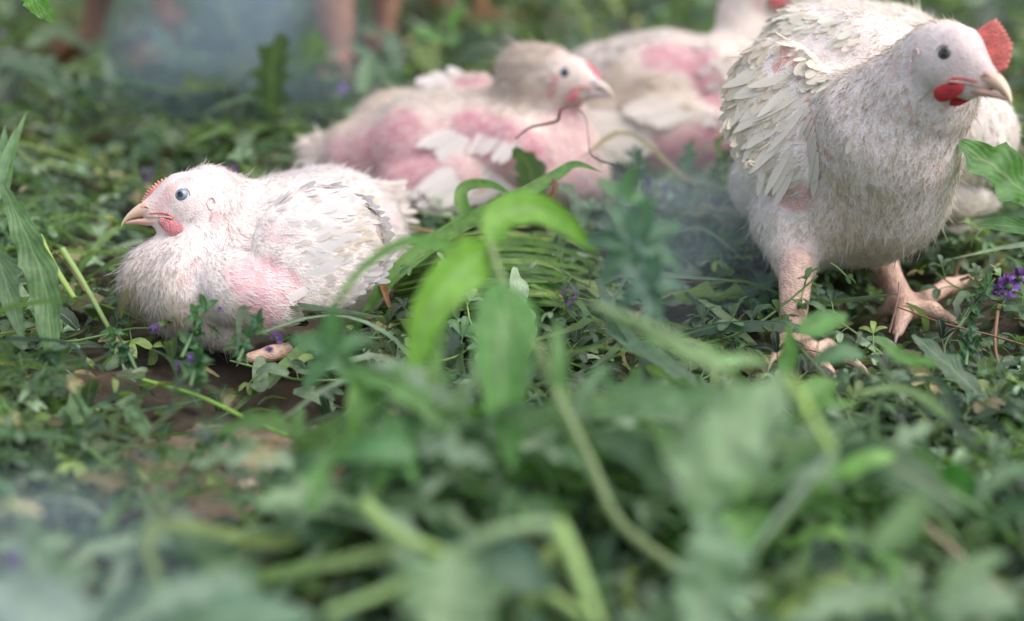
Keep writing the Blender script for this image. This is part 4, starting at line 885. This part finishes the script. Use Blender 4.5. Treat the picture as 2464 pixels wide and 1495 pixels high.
plant('weed', 'weed', 'blurred weed with thick bent stems and a pale lobed leaf at the bottom edge', P(1100, 1520, .43),
  [([(875, 1215, .47), (960, 1290, .455), (1090, 1340, .445)], 20, (.26, .38, .12)), ([(1090, 1340, .445), (1200, 1280, .44), (1335, 1258, .44)], 21, (.24, .34, .17)), ([(1340, 1260, .44), (1385, 1360, .43), (1440, 1510, .42)], 22, (.28, .42, .13)), ([(1090, 1340, .445), (960, 1410, .44), (780, 1480, .43)], 18, (.22, .34, .12)), ([(1200, 1390, .45), (1300, 1420, .45), (1400, 1480, .45)], 18, (.24, .36, .1)), ([(1090, 1340, .445), (1100, 1440, .44), (1100, 1520, .43)], 16, (.2, .2, .13))],
  [('lobe', [(1095, 1340, .44), (1090, 1430, .43), (1080, 1560, .42)], 190, (.24, .36, .20), dict(hint=(0, -.9, .5), deep=.45, lobes=3)),
   ('oval', [(1100, 1340, .445), (1230, 1360, .44), (1330, 1420, .44)], 60, CG['blue'], dict(hint=(0, -.7, .7)))])
plant('weed', 'weed', 'blurred pale leaves hanging in front of the soil patch, left of the bright grass shoot', P(900, 1180, .50),
  [([(1000, 1170, .50), (930, 1000, .53), (860, 880, .56), (790, 830, .58)], 9, CG['mid'])],
  [('oval', [(1000, 1100, .51), (900, 1080, .51), (760, 1110, .52)], 38, (.10, .24, .09)), ('oval', [(930, 1000, .53), (960, 1080, .52), (1010, 1160, .51)], 40, (.12, .26, .10), dict(hint=(0, -1, .4))), ('grass', [(900, 900, .55), (870, 980, .54), (860, 1060, .54)], 42, (.14, .30, .07), dict(hint=(0, -1, .4)))]+trefoil(800, 850, .57, 110, (.08, .2, .08), UP, 5))
plant('alfalfa', 'alfalfa plant', 'blurred alfalfa shoot with a purple flower head in the bottom left corner', P(110, 1480, .47),
  [([(110, 1480, .47), (70, 1380, .48), (80, 1300, .49)], 8, CG['mid'])], trefoil(80, 1330, .48, 95, CG['grey'], UP, 5)+trefoil(140, 1420, .47, 110, CG['grey'], .4, 5), [(40, 1345, .48, 24), (65, 1290, .5, 20)])
plant('weed', 'weed', 'large pale blue green blurred leaves filling the bottom left corner', P(200, 1560, .40), [([(200, 1560, .40), (280, 1440, .41), (380, 1400, .42)], 12, CG['blue'])],
  [('oval', [(200, 1560, .39), (100, 1480, .39), (-40, 1400, .40)], 90, (.28, .36, .33)), ('lobe', [(250, 1540, .40), (420, 1440, .41), (600, 1400, .42)], 80, (.2, .30, .22)), ('oval', [(380, 1540, .41), (560, 1480, .41), (760, 1490, .41)], 60, (.16, .27, .18))])
plant('weed', 'weed', 'blurred leafy weed in the bottom right corner', P(2250, 1540, .44), [([(2250, 1540, .44), (2180, 1420, .45), (2100, 1330, .46)], 9, CG['mid']), ([(2420, 1430, .50), (2300, 1330, .51), (2190, 1230, .52)], 10, (.30, .22, .15))],
  [('lobe', [(2180, 1420, .45), (2060, 1440, .45), (1900, 1500, .44)], 70, CG['grey']), ('oval', [(2100, 1330, .46), (2180, 1260, .47), (2230, 1180, .48)], 40, CG['mid']), ('oval', [(2250, 1480, .44), (2360, 1440, .44), (2460, 1460, .44)], 45, CG['grey']), ('lobe', [(2250, 1530, .44), (2300, 1400, .45), (2420, 1330, .46)], 60, (.13, .24, .1))])
one('leaf', 'leaf', 'single dark green oval leaf lying among the blurred clippings at lower right', [(2240, 1150, .57), (2300, 1180, .56), (2385, 1260, .55)], 55, (.05, .19, .025), 'oval', hint=(0, -.8, .5))
# left edge
plant('lobed_weed', 'weed', 'upright weed with one long toothed leaf at the left edge', G(150, 900), [([(150, 900, .78), (110, 760, .77), (40, 560, .77), (5, 450, .77)], 7, CG['mid'])],
  [('lobe', [(5, 445, .77), (60, 560, .76), (110, 700, .755), (125, 890, .75)], 52, (.12, .22, .09), dict(hint=(.2, -1, .3), deep=.25, lobes=6)), ('grass', [(-10, 600, .74), (20, 700, .74), (60, 830, .74)], 30, (.12, .2, .1), dict(hint=(.2, -1, .3)))])
plant('grass_tuft', 'grass', 'pale green folded grass shoot standing upright at the left edge', G(10, 520), [], [('grass', [(15, 470, .86), (25, 380, .87), (65, 265, .88)], 13, (.18, .30, .14), dict(hint=(0, -1, .3))), ('grass', [(0, 480, .86), (8, 380, .87), (12, 300, .87)], 16, (.2, .33, .17), dict(hint=(0, -1, .3))), ('grass', [(-15, 480, .86), (10, 400, .865), (38, 305, .87)], 15, (.2, .33, .17), dict(hint=(0, -1, .3)))])
for i, (pts, wd, col, lab) in enumerate([
  ([(95, 570, .86), (130, 640, .845), (180, 720, .83)], 17, (.30, .42, .10), 'thick pale yellow green stalk left of the front chicken, upper one'),
  ([(150, 600, .85), (200, 680, .84), (262, 790, .82)], 15, (.26, .38, .12), 'thick pale green stalk touching the breast of the front chicken'),
  ([(320, 908, .735), (480, 955, .71), (640, 1030, .69), (780, 1080, .67)], 10, (.22, .42, .07), 'long straight bright green stalk lying diagonally below the front chicken'),
  ([(970, 545, .98), (1040, 560, .97), (1130, 585, .95)], 8, (.45, .26, .12), 'orange brown straw beside the tail of the front chicken'),
  ([(-20, 222, 1.5), (180, 238, 1.5), (370, 272, 1.5)], 8, (.33, .36, .09), 'long blurred yellow stalk lying across the background at left'),
  ([(2400, 750, .82), (2395, 840, .79), (2425, 940, .76)], 9, (.24, .12, .08), 'reddish brown stalk lying at the right edge, upright in the photo'),
  ([(1935, 870, .76), (1975, 905, .75), (2010, 930, .74)], 9, (.20, .12, .07), 'short brown stick at the foot of the standing chicken'),
  ([(2140, 800, .80), (2160, 720, .80), (2163, 680, .805)], 5, (.3, .17, .13), 'thin pinkish stalk in front of the far foot of the standing chicken'),
  ([(2330, 665, .86), (2410, 730, .85), (2480, 790, .84)], 7, (.25, .15, .07), 'brown stalk lying under the purple flower at the right edge')]):
    one('stalk', 'stalk', lab, pts, wd*.55, col, 'tube')
one('dried_grass', 'dried grass', 'thin curled brown dried grass blade arching over the pink chicken', [(1240, 335, .93), (1275, 308, .93), (1320, 298, .93), (1343, 290, .93), (1352, 264, .93), (1385, 262, .925), (1408, 285, .92), (1415, 330, .92), (1420, 370, .915), (1445, 388, .91), (1480, 400, .90), (1520, 440, .885), (1540, 500, .87), (1530, 570, .86)], 5.5, (.13, .075, .055), n=80, twist=3.0, mat=M_STRAW, hint=(0, -1, .3))
one('cut_grass', 'cut grass', 'long wide grass blade rising from behind the front chicken to the dried knot', [(860, 790, .83), (940, 670, .84), (1080, 560, .86), (1220, 490, .87), (1335, 425, .885), (1385, 396, .89), (1450, 415, .885)], 21, (.11, .24, .045), n=40, hint=(0, -.8, .6), fold=.3)
one('cut_grass', 'cut grass', 'short bent grass blade looping in front of the pink chicken', [(1180, 560, .88), (1115, 500, .89), (1118, 452, .90), (1180, 445, .90), (1245, 480, .89)], 17, (.12, .25, .05), n=36, hint=(0, -.8, .6))
one('dried_grass', 'dried grass', 'crumpled reddish dried leaf hanging from the wide grass blade', [(1330, 430, .88), (1335, 455, .875), (1318, 480, .87), (1290, 490, .87)], 10, (.16, .07, .035), twist=2, n=16)
one('dried_grass', 'dried grass', 'brown dried leaf tip behind the front chicken beside its tail', [(915, 660, .84), (925, 700, .835), (945, 760, .83)], 9, (.3, .13, .05), n=14)
# the heap of long cut grass between the birds
heap = thing('grass_heap', G(1180, 700), 'heap of long cut grass blades in the middle between the chickens', 'grass heap')
for i in range(110):
    t = random.random(); y0 = 560+150*t+random.uniform(-20, 20); zc = .90-.10*t
    mb = MB(); x0 = random.uniform(900, 1010); x1 = random.uniform(1330, 1500); c = np.array(random.choice([(.09, .19, .04), (.15, .27, .06), (.22, .32, .09), (.06, .13, .03), (.12, .22, .06)]))
    y1 = y0+random.uniform(-30, 70)
    p = [G(x0, y0+60, .008), G((x0*2+x1)/3, y0+25, random.uniform(.024, .05)), G((x0+x1*2)/3, y0+20, random.uniform(.02, .045)), G(x1, y1+40, .006)]
    ribbon(mb, p, w_grass(random.uniform(.0018, .005)), c, n=20, fold=.3, hint=(0, -.6+random.uniform(-.4, .4), .8)); mb.build('blade', M_GRASS, heap)
# alfalfa in front of the front chicken
def alf(px, py, zc, label, flowers, seed, h=80, lean=.3):
    rg = np.random.default_rng(seed); st = []; lv = []
    top = (px+lean*h, py-h, zc); b = (px-lean*h, py+30, zc-.01)
    st.append(([b, (px, py-h*.4, zc), top], 4.5, (.11, .2, .08)))
    for j in range(5):
        t = .25+.17*j; x = b[0]*(1-t)+top[0]*t; y = b[1]*(1-t)+top[1]*t
        lv += trefoil(x+rg.uniform(-14, 14), y, zc-.002, rg.uniform(26, 42), np.array(random.choice([(.06, .15, .06), (.08, .18, .07), (.045, .11, .06)])), rg.uniform(0, 6.28))
    return plant('alfalfa', 'alfalfa plant', label, P(*b), st, lv, flowers)
alf(470, 830, .735, 'alfalfa sprig with a leafy tip standing in front of the breast of the front chicken', [(530, 745, .735, 7), (375, 790, .735, 13)], 1, 95, .35)
alf(600, 840, .73, 'alfalfa sprig with two purple flower heads in front of the bare pink patch', [(665, 815, .73, 15), (648, 845, .73, 11)], 2, 70, .4)
alf(300, 860, .75, 'alfalfa sprig below the breast of the front chicken, left end', [], 3, 70, -.4)
alf(470, 900, .70, 'alfalfa sprig with purple flowers lying under the leg of the front chicken', [(468, 868, .70, 17), (428, 880, .70, 11)], 4, 40, .3)
alf(500, 1090, .66, 'alfalfa sprig with a wide purple flower head at the edge of the soil patch', [(510, 1060, .66, 22), (480, 1050, .66, 16), (340, 1095, .66, 16)], 5, 50, .9)
alf(130, 890, .72, 'alfalfa sprig with one small purple flower near the left edge', [(130, 885, .72, 13)], 6, 50, .1)
alf(2350, 760, .82, 'alfalfa plant with purple flower head at the right edge', [(2425, 690, .82, 30), (2450, 670, .82, 24), (2405, 700, .82, 18)], 7, 90, .5)
alf(2330, 850, .76, 'fresh alfalfa shoot with rounded leaflets near the right edge', [], 8, 60, .1)
alf(1730, 620, .93, 'alfalfa shoot with a round bud left of the standing chicken', [(1815, 590, .93, 9)], 9, 60, -.2)
alf(1830, 740, .86, 'alfalfa shoot with small violet flower beside the near leg of the standing chicken', [(1818, 745, .87, 7)], 10, 22, .2)
alf(1310, 1050, .62, 'blurred alfalfa shoot with violet flowers below the middle of the photo', [(1300, 1032, .62, 20), (1350, 1028, .62, 12)], 11, 50, .3)
alf(1540, 440, .98, 'alfalfa shoot with violet flower under the pink chicken at the back', [(1560, 435, .98, 12), (1600, 455, .98, 10)], 12, 60, .1)
plant('lobed_weed', 'weed', 'upright weed with narrow lobed leaves in front of the back chicken', G(1620, 480), [], [('lobe', [(1640, 450, 1.08), (1650, 400, 1.08), (1665, 335, 1.08)], 36, (.09, .19, .08), dict(hint=(0, -1, .2), deep=.7)), ('lobe', [(1700, 450, 1.08), (1730, 400, 1.08), (1755, 360, 1.08)], 24, (.10, .2, .07), dict(hint=(0, -1, .2), deep=.6))])
plant('lobed_weed', 'weed', 'big lobed leaf with pale midrib reaching in at the right edge', G(2500, 600), [([(2500, 620, .80), (2490, 580, .79)], 6, CG['grey'])], [('lobe', [(2520, 530, .78), (2460, 460, .775), (2390, 400, .77), (2305, 345, .77)], 105, (.10, .24, .06), dict(hint=(0, -.8, .6), deep=.55, lobes=3)), ('oval', [(2520, 560, .78), (2430, 545, .78), (2350, 540, .78)], 26, (.09, .22, .06))])
plant('lobed_weed', 'weed', 'toothed leaf tip hanging into the top left corner', P(-60, -120, .80), [([(-60, -120, .80), (0, -60, .80), (50, -30, .80)], 5, CG['mid'])], [('lobe', [(45, -35, .80), (80, -5, .80), (128, 52, .80)], 36, (.13, .30, .06), dict(hint=(0, -1, .2), deep=.2, lobes=6))])
plant('weed', 'weed', 'bright green weed standing behind the pink chicken in front of the hen legs', G(1090, 170), [([(1080, 170, 1.42), (1085, 90, 1.43), (1090, 30, 1.44)], 7, CG['mid'])], [('lobe', [(1085, 120, 1.43), (1030, 85, 1.43), (985, 80, 1.43)], 26, (.10, .26, .05)), ('lobe', [(1088, 110, 1.43), (1150, 80, 1.43), (1190, 95, 1.43)], 26, (.10, .26, .05)), ('lobe', [(1088, 90, 1.43), (1095, 40, 1.43), (1120, 5, 1.43)], 22, (.12, .3, .05)), ('oval', [(870, 230, 1.35), (880, 180, 1.36), (885, 130, 1.37)], 20, CG['grey'])])
for i, (pts, wd, col, kind, lab) in enumerate([
  ([(170, 900, .72), (195, 1010, .69), (215, 1100, .67), (240, 1200, .65)], 60, (.17, .27, .13), 'lobe', 'large pale lobed leaf lying at lower left, midrib pointing down'),
  ([(340, 1010, .68), (310, 970, .69), (360, 1060, .67)], 45, (.12, .21, .10), 'lobe', 'ragged green leaf left of the soil patch'),
  ([(100, 1020, .68), (120, 1110, .66), (150, 1190, .65)], 42, (.11, .21, .09), 'oval', 'dull green oval leaf at lower left beside the pale lobed leaf'),
  ([(370, 1080, .665), (430, 1095, .66), (495, 1100, .66)], 30, (.14, .24, .12), 'lobe', 'notched leaf touching the purple flower head by the soil patch'),
  ([(1060, 1080, .62), (1085, 1010, .65), (1110, 920, .68)], 36, (.13, .2, .09), 'oval', 'wilted speckled leaf right of the white crumbs'),
  ([(1680, 720, .86), (1740, 760, .84), (1840, 860, .80)], 24, (.20, .28, .14), 'lobe', 'pale wilted toothed leaf lying left of the foot of the standing chicken'),
  ([(1920, 800, .62), (1980, 780, .62), (2040, 760, .62)], 32, (.13, .30, .08), 'oval', 'blurred bright oval leaf in front of the near leg'),
  ([(1880, 900, .63), (1900, 850, .63), (1895, 780, .63)], 20, (.14, .32, .07), 'oval', 'narrow bright leaf standing in front of the near foot'),
  ([(1960, 870, .63), (2030, 850, .63), (2080, 860, .63)], 26, (.09, .2, .09), 'oval', 'dull green leaf lying across the near foot'),
  ([(2110, 810, .64), (2170, 860, .63), (2260, 880, .62)], 38, (.11, .25, .05), 'lobe', 'blurred green jagged leaf below the far foot of the standing chicken'),
  ([(2290, 1010, .60), (2180, 940, .62), (2050, 945, .62)], 16, (.16, .26, .1), 'grass', 'long flat pale leaf lying across the right side below the standing chicken'),
  ([(370, 300, 1.3), (410, 335, 1.28), (440, 345, 1.28)], 24, (.24, .3, .2), 'oval', 'pale round leaf on the ground behind the head of the front chicken'),
  ([(500, 300, 1.35), (560, 240, 1.4), (640, 200, 1.45)], 24, (.2, .27, .17), 'lobe', 'pale leaf lying in the hazy gap behind the front chicken')]):
    one('leaf', 'leaf', lab, pts, wd, col, kind)
# soil patch, stones
mb = MB(); g = 50; a = np.linspace(-1, 1, g); AX, AY = np.meshgrid(a, a); rr_ = np.hypot(AX, AY); X3 = BARE[0]+AX*.075; Y3 = BARE[1]-.012+AY*.075
Z3 = hgt(X3, Y3)-.004+.013*np.clip(1-rr_**2, -1, 1)+.0035*wob(np.stack([X3, Y3, X3*0], -1), 95, 1)+.002*wob(np.stack([X3, Y3, X3*0], -1), 260, 4); Z3 -= .02*np.clip(rr_-.95, 0, 1)
mb.add(np.stack([X3, Y3, Z3], -1).reshape(-1, 3), grid_faces(g, g), (.2, .15, .1)); tag(mb.build('soil_patch', M_CLOD), kind='structure')
M_ROCK = skin_mat('rock', rough=.8, sss=0, bump=1.0, bscale=260, bdist=.003, var=.4)
def stone(px, py, r, label, col, seed):
    c = G(px, py, .011 if r > 20 else .006); mb = MB(); rg = np.random.default_rng(seed); zc = (c-CAMP)@FW; rr = R(r, zc)
    nu, nv = 22, 14; th = np.linspace(0, math.pi, nv); ph = np.arange(nu)*2*math.pi/nu
    d = np.stack([np.outer(np.sin(th), np.cos(ph)), np.outer(np.sin(th), np.sin(ph)), np.outer(np.cos(th), np.ones(nu))], -1).reshape(-1, 3)
    k = 1+.22*wob(d, 2.3, seed)+.12*wob(d, 5.1, seed*2)+.05*wob(d, 11, seed)
    v = c+d*np.array([rr, rr*.8, rr*.45])*k[:, None]; cc = np.array(col)*(1+.35*wob(d, 7, seed)[:, None])
    mb.add(v, grid_faces(nv, nu, True), np.clip(cc, .03, .85)); o = mb.build('stone', M_ROCK, origin=c); tag(o, label, 'stone')
stone(635, 1165, 78, 'whitish crusty stone at the front of the soil patch', (.48, .38, .30), 1)
stone(560, 1120, 30, 'brown clod of soil at the left of the soil patch', (.22, .15, .10), 2)
stone(690, 1115, 34, 'brown clod of soil behind the whitish stone', (.2, .14, .095), 5)
stone(912, 1052, 15, 'small white crumb in the middle of the clippings, left one', (.6, .55, .48), 3)
stone(955, 1062, 11, 'small white crumb in the middle of the clippings, right one', (.6, .56, .5), 4)

# ------------------------------------------------------------------ blue-grey haze veils, built as volumes in the air
def haze_veil(c, r, dens, seed, scale=2.2, col=(.72, .83, 1.0)):
    m = bpy.data.materials.new('haze_veil'); m.use_nodes = True; n = m.node_tree; n.nodes.clear(); N = n.nodes.new; L = n.links.new
    tc = N('ShaderNodeTexCoord'); ln = N('ShaderNodeVectorMath'); ln.operation = 'LENGTH'; L(tc.outputs['Object'], ln.inputs[0])
    mr = N('ShaderNodeMapRange'); mr.interpolation_type = 'SMOOTHSTEP'; mr.inputs[1].default_value = 1; mr.inputs[2].default_value = .25; mr.inputs[3].default_value = 0; mr.inputs[4].default_value = dens; L(ln.outputs['Value'], mr.inputs[0])
    no = N('ShaderNodeTexNoise'); no.noise_dimensions = '4D'; no.inputs['W'].default_value = seed; no.inputs['Scale'].default_value = scale; no.inputs['Detail'].default_value = 2; L(tc.outputs['Object'], no.inputs['Vector'])
    m2 = N('ShaderNodeMapRange'); m2.inputs[1].default_value = .38; m2.inputs[2].default_value = .62; L(no.outputs['Fac'], m2.inputs[0])
    mu = N('ShaderNodeMath'); mu.operation = 'MULTIPLY'; L(mr.outputs[0], mu.inputs[0]); L(m2.outputs[0], mu.inputs[1])
    pv = N('ShaderNodeVolumePrincipled'); pv.inputs['Color'].default_value = (*col, 1); pv.inputs['Anisotropy'].default_value = .0; L(mu.outputs[0], pv.inputs['Density'])
    o_ = N('ShaderNodeOutputMaterial'); L(pv.outputs[0], o_.inputs['Volume'])
    mb = MB(); ellipsoid(mb, (0, 0, 0), (1, 1, 1), None, (1, 1, 1), 24, 16); o = mb.build('haze_veil', m); o.location = c; o.scale = r
    return tag(o, kind='stuff')
haze_veil(P(590, 150, 1.40), (.20, .13, .24), 10, 11.0, 1.6, (.45, .56, .68))
haze_veil(P(1600, 560, .66), (.08, .05, .08), 4.5, 2.0)
haze_veil(P(120, 1400, .42), (.08, .05, .05), 8, 3.0)
SC.cycles.volume_step_rate = 2.0; SC.cycles.volume_max_steps = 128; SC.cycles.volume_bounces = 1

# raised tangle of cut weeds in the foreground: stems leaning up from the ground with leaves near their ends
mb = MB(); GREENS = [(.12, .26, .07), (.10, .20, .09), (.20, .30, .17), (.07, .15, .06), (.16, .32, .08), (.24, .33, .22)]
for i in range(95):
    px = RNG.uniform(800, 2150); top = 900+200*abs((px-1350)/900)**1.5; py = RNG.uniform(top, 1210); e = P(px, py, RNG.uniform(.50, .60) if py < 1250 else RNG.uniform(.45, .53))
    if np.hypot(e[0]-BARE[0]-.02, e[1]-BARE[1]) < .07 or e[2] < .01: continue
    a = RNG.uniform(0, 2*math.pi); L_ = RNG.uniform(.05, .12); b = np.array([e[0]+math.cos(a)*L_, e[1]+abs(math.sin(a))*L_*.6, -.005]); m_ = (e+b)/2+np.array([0, 0, .018])
    c = np.array(GREENS[RNG.integers(0, 6)])*RNG.uniform(.8, 1.3)
    tube(mb, [b, m_, e], RNG.uniform(.0011, .0028), .0009, c*1.5, sides=5)
    for j in range(RNG.integers(2, 6)):
        t = RNG.uniform(.35, 1); p0 = b*(1-t)**2+2*m_*t*(1-t)+e*t*t; a2 = RNG.uniform(0, 2*math.pi); d = np.array([math.cos(a2), math.sin(a2), RNG.uniform(-.5, .5)]); ln = RNG.uniform(.025, .065)
        p2 = p0+d*ln; p2[2] = max(p2[2], .004)
        k_ = RNG.random(); wf = w_lobe(ln*.22, 4, .72, RNG.random()) if k_ < .65 else (w_oval(ln*.17) if k_ < .8 else w_grass(.003))
        ribbon(mb, [p0, (p0+p2)/2+np.array([0, 0, ln*.14]), p2], wf, c*RNG.uniform(.8, 1.2), n=22, cols=5, fold=.25, hint=(RNG.normal(0, .3), -.4, .9))
tag(mb.build('weed_tangle', M_LEAF), kind='stuff')
